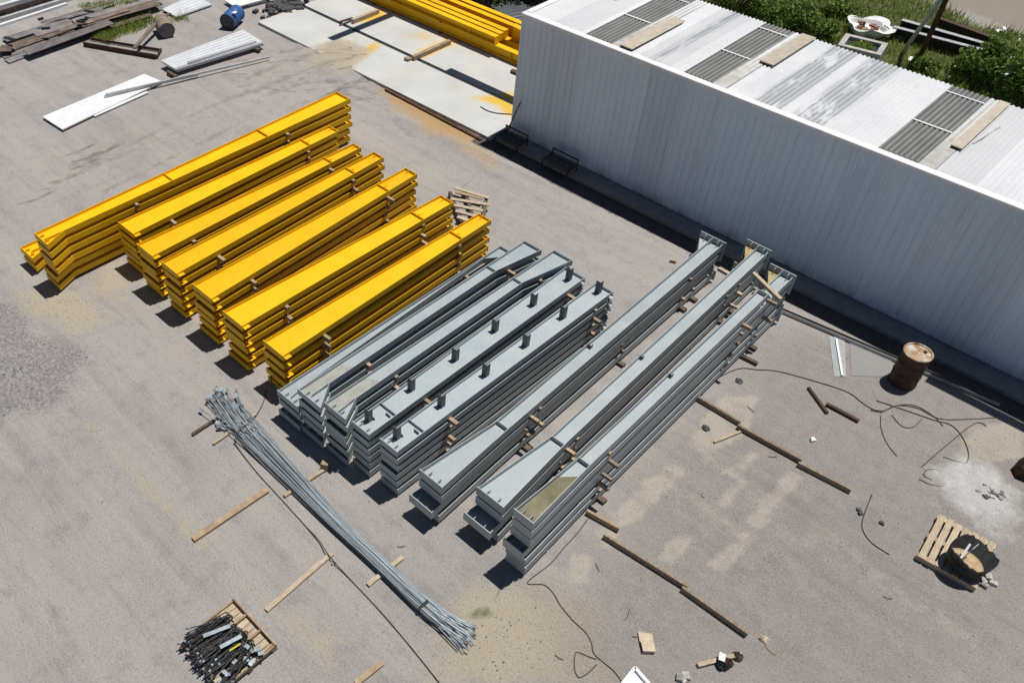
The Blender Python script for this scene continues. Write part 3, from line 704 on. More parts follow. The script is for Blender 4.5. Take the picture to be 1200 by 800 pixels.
# loose boards on the roof
for (a, b_, c, d), lab in ((((726, 52.5), (740, 57.5), (804, 25.5), (789, 20)), 'leftmost tan board lying on the shed roof beside a skylight'),
                         (((890.6, 72), (906, 76), (958, 45), (940, 38.5)), 'middle tan board lying on the shed roof beside a skylight'),
                         (((1115, 170.5), (1128.5, 174.6), (1184, 121), (1170, 118)), 'rightmost tan board lying on the shed roof beside a skylight')):
    zz = HZ+.09; P = [G(*q, zz) for q in (a, b_, c, d)]
    x0 = (P[0][0]+P[3][0])/2; x1 = (P[1][0]+P[2][0])/2; y0 = (P[0][1]+P[1][1])/2; y1 = min((P[2][1]+P[3][1])/2, YB+.05)
    t = thing('roof_board', lab, 'board', (x0, y0, HZ+.04), 'boards lying on the shed roof')
    part('plywood', MB().box(0, x1-x0, 0, y1-y0, .035, .06), 'pale_ply', t)
    for q in range(4): part('batten', MB().box((x1-x0)*(q+.25)/4, (x1-x0)*(q+.7)/4, .0, y1-y0-.02, .0, .034), 'black_rubber', t)
x, y = G(1140, 169, HZ+.03); x2, y2 = G(1172, 149, HZ+.03)
solo('thin_pole', MB().tube([(x, y, HZ+.04), (x2, y2, HZ+.04)], .015), 'pale_steel', 'thin pale pole lying beside the rightmost roof board', 'pole')
# unseen bars added at the roof edges to cast two shadow strips
solo('shadow_bar', MB().box(-1.3, 5.5, 18.93, 19.17, HZ+.04, HZ+.16), 'rust', 'unseen steel bar added along the eave to cast a shadow strip', 'steel beam')
solo('shadow_bar', MB().box(-18.6, -13.4, 21.80, 22.04, HZ+.07, HZ+.2), 'rust', 'unseen steel bar added past the left roof end to cast a shadow strip', 'steel beam')
# apron
solo('concrete_apron', MB().box(XA-.25, XB, 18.62, YA+.02, .0, .1), 'apron_concrete', 'concrete apron along the foot of the shed', 'apron', kind='structure')

# benches against the wall
for (u0, v0), (u1, v1), lab in (((593, 147), (620, 159.5), 'low black metal bench by the left corner of the shed'), ((648, 173.6), (679, 187.6), 'low black metal bench second from the shed corner')):
    z = .45; p = G(u0, v0, z); q = G(u1, v1, z); L_ = q[0]-p[0]
    b = thing('metal_bench', lab, 'bench', (p[0], 18.72, .1), 'benches along the shed')
    part('seat', MB().box(0, L_, -.28, .14, .18, .21), 'black_steel', b)
    part('back_rail', MB().bar((0, .2, .36), (L_, .2, .36), .035, .035), 'black_steel', b)
    for xx in (.02, L_-.02):
        part('leg', MB().bar((xx, .2, 0), (xx, .2, .34), .03, .03), 'black_steel', b)
        part('leg', MB().bar((xx, -.26, 0), (xx, -.26, .18), .04, .04), 'black_steel', b)
        part('arm', MB().bar((xx, -.26, .2), (xx, .18, .2), .035, .035), 'black_steel', b)
p = (G(601, 157, .1)); solo('leaning_pole', MB().tube([(-14.6, 18.75, .1), (-14.42, 19.15, 1.25)], .018), 'black_steel', 'dark pole leaning on the shed wall behind the first bench', 'pole')
# channel lying along the shade edge
t = thing('steel_channel', 'long pale steel channel lying open side up along the shed shade', 'channel')
a = G(899, 357, .03); b_ = G(1025, 411, .03); c = G(1172, 474, .03)
t.location = (a[0], a[1], 0)
def loc3(p, dz=0, dy=0): return (p[0]-a[0], p[1]-a[1]+dy, dz)
part('web', MB().bar(loc3(a, .012), loc3(c, .012), .10, .012), 'grey_rust_plate', t)
part('flange', MB().bar(loc3(a, .05, .047), loc3(c, .05, .047), .012, .08), 'grey_rust_plate', t)
part('flange', MB().bar(loc3(a, .05, -.047), loc3(c, .05, -.047), .012, .08), 'pale_steel', t)
# sheets between the channel and the ground
P = [G(*q, .03) for q in ((972, 393), (990, 395), (992, 440), (978, 440))]
t = thing('clear_sheet', 'narrow clear plastic strip lying in front of the channel', 'plastic sheet', (P[3][0], P[3][1], 0))
def rel(p, dz=0.): return (p[0]-P[3][0], p[1]-P[3][1], dz)
part('sheet', MB().prism([rel(q)[:2] for q in P], .004, .010), 'clear_plastic', t)
p0 = G(980, 397, .03); p1 = G(987, 440, .03); part('white_edge', MB().bar(rel(p0, .03), rel(p1, .03), .045, .03), 'white_sheet', t)

k = NB('thin_film'); k.out((.5, .51, .5, 1), .3, 0, .5); k.b.inputs['Alpha'].default_value = .22; M['thin_film'] = k.m
P2 = [G(*q, .02) for q in ((996, 398), (1046, 418), (1043, 441), (998, 440))]
solo('film_sheet', MB().prism(P2, .02, .024), 'thin_film', 'faint thin plastic film lying right of the clear strip', 'plastic sheet')
# rusty drum with pale lid
x, y = G(1076.5, 412.5, .89)
t = thing('rusty_drum', 'upright dark rusty drum with a pale lid by the shed', 'drum', (x, y, 0))
part('body', MB().lathe([(.0, .0), (.29, .0), (.295, .02), (.285, .03), (.285, .28), (.297, .295), (.285, .31), (.285, .57), (.297, .585), (.285, .60), (.285, .85), (.298, .87), (.292, .885)], 40), 'rust', t, True)
k = NB('drum_lid'); c_ = k.ramp(k.noise(4.5, 5, .6), [(.40, (.50, .50, .48, 1)), (.50, (.40, .28, .16, 1)), (.64, (.16, .085, .045, 1))]); k.out(c_, .6, .0, .3); M['drum_lid'] = k.m
part('lid', MB().lathe([(.0, .868), (.262, .868), (.268, .893), (.3, .893), (.303, .872), (.299, .866)], 40), 'drum_lid', t)
part('bung', MB().lathe([(.0, .9), (.035, .9), (.035, .869)], 12, Matrix.Translation((.1, .12, 0))), 'rust', t)

# ------------------------------------------------------------------ pallets
def pallet(loc, rz, lx, ly, label, n=7, gaps=None, mat='old_wood', miss=(), h=.14):
    t = thing('pallet', label, 'pallet', loc, None, rz)
    for yy in (.06, ly/2, ly-.06):
        part('stringer', MB().box(0, lx, yy-.05, yy+.05, .022, h-.024), mat, t)
        part('bottom_board', MB().box(0, lx, yy-.05, yy+.05, 0, .02), mat, t)
    wd = lx/n
    for i in range(n):
        if i in miss: continue
        part('deck_board', MB().box(i*wd+.018, (i+1)*wd-.018, random.uniform(-.01, .01), ly+random.uniform(-.01, .01), h-.022, h).warp(.004), mat, t)
    return t
p = G(1071, 655, .0); q = G(1139, 693, 0); rz = math.atan2(q[1]-p[1], q[0]-p[0])
pallet((p[0], p[1], 0), rz, 1.02, 1.22, 'pale wooden pallet carrying a black broken tub', 7)
tu = thing('broken_tub', 'black torn rubber tub with dried mortar standing on the pallet', 'tub', (*G(1127, 663, .14), .14))
Mx = Euler((R(-9), R(5), 0)).to_matrix().to_4x4()
mb = MB(); n = 40; rim = [.33+.05*math.sin(3*i/40*2*PI+1)+.05*math.sin(i/40*2*PI)+random.uniform(-.02, .03) for i in range(n)]
v = []; f = []
for i in range(n):
    a_ = 2*PI*i/n; rr = 1+.04*math.sin(2*a_)
    for r_, z_ in ((.0, .02), (.32, .02), (.37*rr, rim[i]), (.35*rr, rim[i]), (.30, .045), (.0, .045)):
        v.append(Mx @ Vector((r_*math.cos(a_), r_*math.sin(a_), z_+.05)))
for i in range(n):
    for j in range(5): f.append((i*6+j, ((i+1) % n)*6+j, ((i+1) % n)*6+j+1, i*6+j+1))
part('shell', MB().add(v, f), 'black_rubber', tu, True)
part('mortar', MB().lathe([(.0, .14), (.2, .155), (.318, .13), (.31, .1)], 28, Mx), 'dry_clay', tu, True)
t_ = (G(1131, 648, .45), G(1144, 630, .75))
solo('white_stick', MB().bar((*G(1124, 656, .34), .34), (*G(1137, 637, .55), .55), .035, .025), 'white_sheet', 'white stick standing in the black tub', 'stick')
solo('grey_wire', MB().tube([(*G(1128, 654, .36), .36), (*G(1140, 643, .55), .55), (*G(1147, 637, .6), .6)], .008), 'galvanised', 'thin grey wire bent over the black tub', 'wire')
# wreck of a pallet behind the yellow stacks
px_, py_ = G(533, 258, 0)
t = thing('broken_pallet', 'weathered broken pallet behind the far ends of yellow stacks', 'pallet', (0, 0, 0))
for i, (a, b_, zz) in enumerate((((533, 220), (573, 232), .24), ((534, 225), (566, 233), .22), ((528, 233), (574, 240), .2), ((530, 240), (566, 247), .2), ((534, 247), (560, 254), .2), ((536, 254), (553, 260), .2))):
    part('deck_board', MB().bar((*G(*a, zz), zz), (*G(*b_, zz), zz), .11, .025), 'old_wood' if i != 1 else 'wood', t)
for a, b_ in (((527, 227), (541, 262)), ((544, 224), (556, 262)), ((570, 232), (566, 258))):
    part('stringer', MB().bar((*G(*a, .11), .11), (*G(*b_, .11), .11), .09, .15), 'dark_wood', t)

# bolt pallet
P = [G(*q, .1) for q in ((275.5, 705.5), (324.5, 758), (273.5, 799), (211, 757))]
bx0, bx1 = -7.72, -6.52; by0, by1 = 2.50, 3.62
t = thing('bolt_crate', 'shallow wooden tray full of black anchor bolts', 'tray', (bx0, by0, 0)); LX, LY = bx1-bx0, by1-by0
for yy in (.05, LY/2, LY-.05): part('runner', MB().box(0, LX, yy-.05, yy+.05, 0, .08), 'wood', t)
for i in range(9): part('floor_board', MB().box(i*LX/9+.006, (i+1)*LX/9-.006, .0, LY, .082, .102).warp(.003), 'old_wood', t)
part('rim_board', MB().box(0, LX, LY-.03, LY+.0, .104, .2).warp(.004), 'wood', t)
part('rim_board', MB().box(LX-.03, LX, 0, LY-.032, .104, .17).warp(.004), 'wood', t)
part('rim_board', MB().box(0, .03, .3, LY-.032, .104, .15).warp(.004), 'wood', t)
for i, xx in enumerate((.33, .66, .95)): part('divider', MB().box(xx*LX-.02, xx*LX+.02, LY-.33, LY-.034, .104, .17), 'wood', t)
for i in range(120):
    lay = i//30; xx = bx0+.06+(LX-.12)*random.random(); ln = random.choice([.62, .7, .75]); a_ = R(90)+random.gauss(0, .16)+.25*(xx-bx0-LX*.5)
    c_ = Vector((xx, by0+.36+random.uniform(-.12, .14), .125+lay*.035+random.uniform(0, .02)))
    d = Vector((math.cos(a_), math.sin(a_), random.uniform(-.04, .04)))
    p = c_-d*ln/2; q = c_+d*ln/2
    base = p.copy(); base.z = 0.1
    bo = thing('anchor_bolt', 'black steel anchor bolt heaped in the wooden tray', 'bolt', tuple(base), 'anchor bolts in the tray')
    part('shank', MB().tube([p-base, q-base], .012, 6), 'black_steel', bo)
    part('nut', MB().tube([p+d*.05-base, p+d*.085-base], .026, 6), random.choice(['black_steel', 'black_steel', 'galvanised']), bo)
    part('hook', MB().tube([q-base, q+d*.03+Vector((.03, 0, .01))-base, q+d*.02+Vector((.07, 0, .015))-base], .012, 6), 'black_steel', bo)
for i, (u, v, s_) in enumerate(((289, 757, .09), (297, 762, .08), (302, 760, .1), (290, 772, .1), (295, 776, .09), (275, 775, .07), (263, 787, .08), (267, 790, .07), (306, 765, .08))):
    z = .22+.02*(i % 3); x, y = G(u, v, z); solo('grey_plate', MB().box(-s_*.62, s_*.62, -s_*.4, s_*.4, 0, .014).moved(x, y, z, random.random()*3), 'galvanised', 'small grey washer plate lying among the black bolts', 'plate', 'washer plates in the tray')
x, y = G(269, 762, .28); x2, y2 = G(282, 754, .28)
solo('yellow_strap', MB().bar((x, y, .28), (x2, y2, .29), .03, .012), 'yellow_strap', 'yellow strap lying on top of the black bolts', 'strap')
for a, b_, lab in (((238, 745), (270, 733), 'upper pale flat bar lying on the black bolts'), ((258, 758), (283, 745), 'lower pale flat bar lying on the black bolts')):
    solo('flat_bar', MB().bar((*G(*a, .29), .29), (*G(*b_, .29), .3), .07, .012), 'galvanised', lab, 'steel bar')

# ------------------------------------------------------------------ the slab, top left
sx0, sx1, sy0, sy1 = -26.37, -14.9, 18.5, 24.9
SLZ = .10
def smooth01(x): x = np.clip(x, 0, 1); return x*x*(3-2*x)
def vnoise(x, y, scale, seed):
    r = np.random.default_rng(seed).random((256, 256)); xi = x*scale; yi = y*scale
    x0 = np.floor(xi).astype(int); y0 = np.floor(yi).astype(int); fx = xi-x0; fy = yi-y0
    fx = fx*fx*(3-2*fx); fy = fy*fy*(3-2*fy)
    g = lambda a, b: r[a % 256, b % 256]
    return (g(x0, y0)*(1-fx)+g(x0+1, y0)*fx)*(1-fy)+(g(x0, y0+1)*(1-fx)+g(x0+1, y0+1)*fx)*fy
def fbm(x, y, scale, seed, o=4):
    return sum(vnoise(x, y, scale*2**i, seed+i)*.5**i for i in range(o))/sum(.5**i for i in range(o))
def polymask(X, Y, poly, soft, amp=0., nscale=1., seed=0):
    """1 inside the outline, fading over `soft` metres, the edge broken by noise"""
    poly = np.array(poly); n = len(poly); d = np.full(X.shape, 1e9); ins = np.zeros(X.shape, bool)
    for i in range(n):
        a = poly[i]; b = poly[(i+1) % n]; ab = b-a; t = np.clip(((X-a[0])*ab[0]+(Y-a[1])*ab[1])/(ab@ab+1e-9), 0, 1)
        d = np.minimum(d, np.hypot(X-a[0]-t*ab[0], Y-a[1]-t*ab[1]))
        c = ((a[1] > Y) != (b[1] > Y)) & (X < (b[0]-a[0])*(Y-a[1])/(b[1]-a[1]+1e-12)+a[0]); ins ^= c
    s = np.where(ins, d, -d)
    if amp: s = s+(fbm(X, Y, nscale, seed)-.5)*2*amp
    return smooth01(s/soft*.5+.5)
def linemask(X, Y, pl, wd, soft, amp=0., seed=0):
    d = np.full(X.shape, 1e9); pl = np.array(pl)
    for a, b in zip(pl, pl[1:]):
        ab = b-a; t = np.clip(((X-a[0])*ab[0]+(Y-a[1])*ab[1])/(ab@ab), 0, 1); d = np.minimum(d, np.hypot(X-a[0]-t*ab[0], Y-a[1]-t*ab[1]))
    s = wd/2-d
    if amp: s = s+(fbm(X, Y, 1.1, seed)-.5)*2*amp
    return smooth01(s/soft*.5+.5)
PX = lambda *l: [G(*p) for p in l]
def gridmesh(xs, ys, zfun, attrs, name, mat):
    X, Y = np.meshgrid(xs, ys); nx, ny = len(xs), len(ys); Z = zfun(X, Y)
    co = np.stack([X, Y, Z], -1).reshape(-1, 3); i = np.arange(nx*ny).reshape(ny, nx)
    q = np.stack([i[:-1, :-1], i[:-1, 1:], i[1:, 1:], i[1:, :-1]], -1).reshape(-1, 4)
    me = bpy.data.meshes.new(name); me.vertices.add(len(co)); me.vertices.foreach_set('co', co.ravel())
    me.loops.add(q.size); me.loops.foreach_set('vertex_index', q.ravel()); me.polygons.add(len(q))
    me.polygons.foreach_set('loop_start', np.arange(0, q.size, 4)); me.update(calc_edges=True)
    for k_, fn in attrs.items():
        a = me.attributes.new(k_, 'FLOAT', 'POINT'); a.data.foreach_set('value', np.clip(fn(X, Y), 0, 1).ravel().astype(np.float32))
    me.materials.append(M[mat]); me.polygons.foreach_set('use_smooth', [True]*len(me.polygons))
    return me
spray_polys = [PX((410, 28), (446, 14), (450, 22), (425, 31)), PX((486, 66), (526, 48), (536, 52), (520, 62), (500, 70), (484, 72)), PX((560, 118), (602, 110), (602, 140), (585, 130)), PX((470, 45), (520, 60), (500, 40)), PX((425, 72), (445, 55), (440, 52), (420, 66))]
sand_slab = PX((355, 58), (375, 52), (400, 46), (425, 56), (440, 60), (425, 72), (415, 84), (380, 70))
def f_spray(X, Y):
    m_ = np.zeros(X.shape)
    for i, p in enumerate(spray_polys): m_ = np.maximum(m_, polymask(X, Y, p, .5, .22, 1.6, 40+i)*(1 if i != 3 else .45))
    return m_
f_sand = lambda X, Y: polymask(X, Y, sand_slab, .5, .3, 1.5, 50)
# ground surface; grid lines fine in view and coarse out to the horizon
def lines(a, b, st, far): return np.concatenate([[-far, -far*.4, a-60, a-20, a-6, a-2], np.arange(a, b, st), [b+2, b+6, b+20, b+60, far*.4, far]])
def f_heap(X, Y): return polymask(X, Y, PX((352, 62), (378, 50), (400, 45), (428, 56), (438, 62), (420, 82), (400, 90), (360, 78)), 1.1, .25, 1.2, 61)
def zground(X, Y):
    inside = smooth01(1-np.maximum(np.abs(X+14)/30, np.abs(Y-22)/34))
    z = (fbm(X, Y, .35, 3)-.5)*.06*inside+(fbm(X, Y, 3.0, 9)-.5)*.018*inside
    z = z*np.where((X > -27) & (X < 10) & (Y > 4) & (Y < 19), .45, 1)
    z += f_heap(X, Y)*(.135+.09*(fbm(X, Y, 2.6, 15)-.5))
    for i, tr in enumerate(TRACKS): z -= .022*linemask(X, Y, tr, .28, .16, .05, 70+i)*inside
    for i, tr in enumerate(SQUIG): z += .035*(linemask(X, Y, tr, .16, .14, .05, 200+i)-linemask(X, Y, [(a, b+.16) for a, b in tr], .16, .14, .05, 200+i))
    z += .05*polymask(X, Y, PX((0, 390), (60, 400), (110, 450), (60, 500), (0, 520)), 1.2, .4, .8, 33)*fbm(X, Y, 2.5, 18)
    z += .05*polymask(X, Y, PX((1105, 556), (1130, 545), (1158, 548), (1178, 575), (1172, 598), (1150, 608), (1110, 590)), .5, .25, 1.6, 160)*(.35+fbm(X, Y, 2.2, 77))
    return z
SQUIG = []
TRACKS = [PX((100, 196), (170, 160), (240, 128), (310, 100), (380, 76)), PX((60, 215), (150, 178), (235, 142), (330, 105), (395, 84)), PX((120, 225), (200, 185), (290, 140)),
          PX((290, 92), (335, 72), (372, 64)), PX((300, 105), (350, 84), (400, 74)), PX((330, 62), (350, 58)), PX((80, 195), (120, 182), (145, 178)),
          PX((310, 112), (360, 96), (400, 96), (440, 110)), PX((340, 125), (400, 108), (450, 125), (480, 160))]
_tr = random.Random(5)
for _i in range(26):
    _u, _v = _tr.uniform(255, 425), _tr.uniform(52, 125); _a = _tr.uniform(-.55, -.05); _l = _tr.uniform(22, 60)
    SQUIG.append(PX((_u, _v), (_u+_l*.5*math.cos(_a), _v+_l*.5*math.sin(_a)+_tr.uniform(-2, 2)), (_u+_l*math.cos(_a+.1), _v+_l*math.sin(_a+.1))))
for _u, _v, _l in ((78, 200, 40), (86, 190, 30), (110, 181, 28), (60, 214, 46), (20, 240, 50), (100, 186, 18), (44, 224, 26), (75, 183, 34)):
    SQUIG.append(PX((_u, _v), (_u+_l*.5, _v-_l*.14), (_u+_l, _v-_l*.40)))
TRACKS2 = [PX((760, 500), (900, 585), (1050, 680), (1200, 790)), PX((720, 530), (860, 620), (1000, 715), (1130, 800)), PX((880, 590), (1000, 660), (1130, 745))]
pale_polys = [PX((660, 668), (672, 650), (688, 655), (690, 685), (668, 684)), PX((700, 622), (760, 560), (790, 545), (800, 552), (765, 590), (712, 640)), PX((770, 655), (800, 622), (812, 632), (786, 662)), PX((832, 662), (872, 620), (884, 630), (848, 668)), PX((872, 612), (925, 552), (940, 560), (892, 620)),
              PX((806, 520), (850, 462), (888, 466), (868, 510), (826, 532)), PX((848, 552), (880, 527), (890, 533), (862, 563)), PX((735, 600), (775, 560), (785, 566), (750, 612)), PX((838, 585), (868, 560), (874, 565), (846, 594)), PX((1120, 535), (1140, 500), (1200, 490), (1200, 540), (1160, 540))]
sand_polys = [PX((25, 345), (75, 330), (110, 350), (130, 375), (110, 395), (85, 402), (60, 380), (40, 375)), PX((540, 700), (620, 690), (700, 700), (720, 800), (500, 800)), PX((120, 300), (160, 330), (140, 370), (110, 340)),
              PX((345, 725), (375, 745), (400, 775), (380, 780), (350, 745))]
def f_green(X, Y):
    m_ = polymask(X, Y, [(-19, 25.5), (-9, 24.2), (6, 24.0), (12, 32), (14, 45), (-4.2, 38.4), (-7.5, 38.0), (-10.5, 38.6), (-14, 39), (-30, 45), (-32, 30)], 1.4, .7, .5, 21)
    m_ = np.maximum(m_, .75*polymask(X, Y, PX((100, 48), (130, 25), (175, 15), (182, 30), (160, 42), (130, 52)), .7, .5, .9, 22))
    m_ = np.maximum(m_, .7*polymask(X, Y, PX((60, 10), (130, 0), (180, 0), (110, 12)), .8, .5, .9, 23))
    m_ = np.maximum(m_, .55*polymask(X, Y, PX((195, 20), (220, 14), (225, 26), (200, 30)), .5, .3, .9, 24))
    return np.maximum(m_, .6*polymask(X, Y, PX((540, 712), (575, 708), (580, 725), (550, 732)), .12, .16, 2.2, 25))
ATT = {
 'sand': lambda X, Y: np.maximum.reduce([polymask(X, Y, p, .9, .4, .8, 80+i) for i, p in enumerate(sand_polys)]+[f_heap(X, Y)]+[.8*linemask(X, Y, PX((100, 495), (150, 545), (205, 605), (235, 640)), .22, .2, .1, 90)]+[.45*linemask(X, Y, PX((40, 200), (180, 140), (330, 80)), 1.6, 1.2, .6, 91)]),
 'pale': lambda X, Y: np.maximum.reduce([1.*polymask(X, Y, p, .22, .14, 1.8, 100+i) for i, p in enumerate(pale_polys)]+[.36*linemask(X, Y, t, .5, .3, .25, 110+i) for i, t in enumerate(TRACKS2)]+[.55*linemask(X, Y, t, .5, .5, .2, 120+i) for i, t in enumerate(TRACKS[:3])]),
 'dull': lambda X, Y: polymask(X, Y, PX((612, 700), (700, 575), (830, 455), (930, 360), (1240, 470), (1300, 640), (1240, 840), (900, 850), (640, 830)), 1.8, .8, .5, 210),
 'track': lambda X, Y: np.maximum.reduce([1.0*linemask(X, Y, t, .10, .16, .07, 200+i) for i, t in enumerate(SQUIG)]+[.62*linemask(X, Y, t, .3, .3, .14, 130+i) for i, t in enumerate(TRACKS)]+[.5*linemask(X, Y, [(a+.5, b+.3) for a, b in t], .28, .25, .2, 140+i) for i, t in enumerate(TRACKS2)]),
 'gravel': lambda X, Y: np.maximum.reduce([polymask(X, Y, PX((-60, 345), (20, 365), (50, 392), (85, 415), (105, 440), (85, 470), (40, 492), (-80, 505)), .7, .75, .9, 150), .55*polymask(X, Y, PX((150, 440), (185, 445), (190, 475), (160, 480)), .5, .3, 1., 151), .6*polymask(X, Y, PX((215, 25), (250, 22), (262, 50), (225, 55)), .7, .4, 1., 152)]),
 'white': lambda X, Y: np.maximum(polymask(X, Y, PX((1098, 552), (1125, 540), (1160, 543), (1185, 575), (1182, 605), (1160, 622), (1140, 608), (1105, 592)), .55, .34, 1.5, 160), .4*polymask(X, Y, PX((1130, 600), (1190, 590), (1180, 640), (1150, 640)), .4, .3, 1.7, 161)),
 'rusty': lambda X, Y: np.maximum.reduce([polymask(X, Y, PX((445, 102), (470, 105), (560, 155), (575, 168), (545, 168), (500, 150), (455, 122)), .8, .35, .9, 170), .5*polymask(X, Y, PX((520, 165), (570, 168), (600, 200), (560, 200)), .8, .4, .9, 171), .3*polymask(X, Y, PX((1110, 500), (1150, 490), (1165, 520), (1120, 530)), .5, .3, 1.2, 172)]),
 'soil_shade': lambda X, Y: polymask(X, Y, [(-15.3, 18.05), (6, 18.12), (6, 18.72), (-15.3, 18.72)], .12, .05, 1., 180)*.8,  # mask of the painted shade strip in front of the apron
 'green': f_green,
 'dirt': lambda X, Y: polymask(X, Y, [(-14, 38.8), (-9, 38.6), (-4, 37.0), (4, 34.5), (60, 30), (60, 90), (-40, 90)], 1.6, .8, .4, 190),
}
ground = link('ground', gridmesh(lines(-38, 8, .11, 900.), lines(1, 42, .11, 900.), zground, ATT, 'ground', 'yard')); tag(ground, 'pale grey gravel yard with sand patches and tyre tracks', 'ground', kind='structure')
# slab in four panels with grooves between
sl_t = thing('concrete_slab', 'pale concrete slab stained yellow at the corner of the shed', 'slab'); sl_t['kind'] = 'structure'
def slabpanel(x0, x1, y0, y1):
    nx = max(2, int((x1-x0)/.1)); ny = max(2, int((y1-y0)/.1))
    xs = np.linspace(x0, x1, nx); ys = np.linspace(y0, y1, ny)
    zf = lambda X, Y: SLZ+np.where((np.abs(X-x0) < 1e-6) | (np.abs(X-x1) < 1e-6) | (np.abs(Y-y0) < 1e-6) | (np.abs(Y-y1) < 1e-6), -.006, 0)
    link('slab_panel', gridmesh(xs, ys, zf, {'spray': f_spray, 'sand': f_sand}, 'slab_panel', 'slab_concrete'), sl_t)
    link('slab_side', MB().box(x0, x1, y0, y1, -.05, SLZ-.008).mesh('slab_side', 'concrete'), sl_t)
ym = 20.62
slabpanel(sx0, sx1, sy0, ym-.085); slabpanel(sx0, sx1, ym+.085, sy1)
link('joint', MB().box(sx0, sx1, ym-.085, ym+.085, -.05, SLZ-.045).mesh('joint', 'dark_soil'), sl_t)
# gantry girder above the slab, out of the picture: its shadow crosses the slab and the yellow beams
gz = 8.0; gx = -23.37-SX*gz; gy = 19.55-SY*gz
t = thing('gantry_crane', 'steel gantry crane girder over the far end of the slab', 'crane', (gx, 36, 0))
part('girder', MB().box(-.16, .16, gy-36, 12, gz, gz+.45), 'rust', t)
for yy in (1.5, 10.5):
    part('leg', MB().bar((-.9, yy, 0), (0, yy, gz), .25, .25), 'rust', t); part('leg', MB().bar((.9, yy, 0), (0, yy, gz), .25, .25), 'rust', t)

# ------------------------------------------------------------------ long yellow beams on the slab
def ibeam(x0, x1, y, z, hh, fw, label, taper=0., name='yellow_girder', endplate=True):
    t = thing(name, label, 'steel beam', (x0, y, z), 'long yellow girders on the slab')
    L_ = x1-x0; h1 = hh-taper
    part('web', MB().add([(0, -.006, .014), (L_, -.006, .014), (L_, -.006, h1-.012), (0, -.006, hh-.012), (0, .006, .014), (L_, .006, .014), (L_, .006, h1-.012), (0, .006, hh-.012)],
                         [(0, 1, 2, 3), (7, 6, 5, 4), (0, 4, 5, 1), (3, 2, 6, 7), (1, 5, 6, 2), (0, 3, 7, 4)]), 'yellow_paint', t)
    part('flange', MB().box(0, L_, -fw/2, fw/2, 0, .013), 'yellow_paint', t)
    part('flange', MB().add([(0, -fw/2, hh-.011), (L_, -fw/2, h1-.011), (L_, fw/2, h1-.011), (0, fw/2, hh-.011), (0, -fw/2, hh), (L_, -fw/2, h1), (L_, fw/2, h1), (0, fw/2, hh)],
                           [(0, 3, 2, 1), (4, 5, 6, 7), (0, 1, 5, 4), (1, 2, 6, 5), (2, 3, 7, 6), (3, 0, 4, 7)]), 'yellow_paint', t)
    if endplate: part('end_plate', MB().box(L_+.001, L_+.016, -fw/2, fw/2, 0, h1), 'yellow_paint', t)
    part('stiffener', MB().box(L_-1.2, L_-1.19, -fw/2+.01, -.007, .014, hh*.96-taper*.9-.013), 'yellow_paint', t)
    return t
yb = 22.66
ibeam(-30, -16.55, yb+.14, SLZ+.06, .34, .24, 'long yellow girder lying nearest on the slab')
ibeam(-30, -16.0, yb+.75, SLZ+.06, .34, .24, 'yellow girder in the lower layer, second row on slab')
ibeam(-30, -14.4, yb+1.35, SLZ+.06, .34, .24, 'yellow girder in the lower layer, third row on slab')
ibeam(-30, -18.45, yb+.10, SLZ+.44, .26, .22, 'yellow girder of the upper layer, nearest of the short three')
ibeam(-30, -18.50, yb+.40, SLZ+.44, .26, .22, 'yellow girder of the upper layer, middle of the short three')
ibeam(-30, -18.55, yb+.70, SLZ+.44, .26, .22, 'yellow girder of the upper layer, farthest of the short three')
ibeam(-18.35, -14.6, yb+.82, SLZ+.42, .50, .24, 'tapered yellow girder beside the shed corner', .22)
ibeam(-30, -14.6, yb+1.12, SLZ+.44, .30, .22, 'long yellow girder in the upper layer behind the tapered one')
ibeam(-30, -14.6, yb+1.46, SLZ+.44, .30, .22, 'long yellow girder farthest back in the upper layer')
for xx in (-28, -24.5, -21, -17.2):
    solo('wooden_spacer', MB().box(xx-.05, xx+.05, yb-.05, yb+1.55, SLZ+.002, SLZ+.058), 'dark_wood', 'timber bearer under the yellow girders on the slab', 'timber', 'bearers under the yellow girders')
    solo('wooden_spacer', MB().box(xx-.05, xx+.05, yb-.03, yb+1.6, SLZ+.402, SLZ+.436), 'dark_wood', 'timber bearer between the layers of yellow girders', 'timber', 'bearers between the yellow girders')
gtimber(413, 23, 443, 11, .14, .16, 'paint stained timber standing out from the girders, farther one', 'old_wood', SLZ)
gtimber(484, 66, 527, 47, .14, .16, 'paint stained timber standing out from the girders, nearer one', 'wood', SLZ)
solo('dark_stick', MB().tube([(*G(397, 26, SLZ+.03), SLZ+.03), (*G(413, 21, SLZ+.05), SLZ+.05)], .03), 'dark_wood', 'upper dark stick in front of the farther stained timber', 'stick')
solo('dark_stick', MB().tube([(*G(398, 30, SLZ+.03), SLZ+.03), (*G(412, 24, SLZ+.05), SLZ+.05)], .03), 'dark_wood', 'lower dark stick in front of the farther stained timber', 'stick')
solo('wood_block', MB().box(-.1, .1, -.08, .08, 0, .1).warp(.02).moved(*G(478, 71, SLZ), SLZ), 'wood', 'small stained wood block at the end of the nearer timber', 'wood block')
solo('wood_block', MB().box(-.13, .13, -.08, .08, 0, .1).warp(.02).moved(*G(603, 86, SLZ), SLZ), 'dark_wood', 'small dark block on the slab beside the shed corner', 'wood block')
cable([(563, 125), (572, 130), (585, 133), (604, 134)], .014, 'thin bent bar lying on the slab at the shed corner', 'bent_bar', cat='steel bar', zs=[SLZ+.02]*4)
solo('edge_timber', MB().bar((*G(452, 105, .03), .03), (*G(564, 164, .03), .03), .10, .06), 'rust', 'rusty steel strip along the front edge of the slab', 'steel strip')

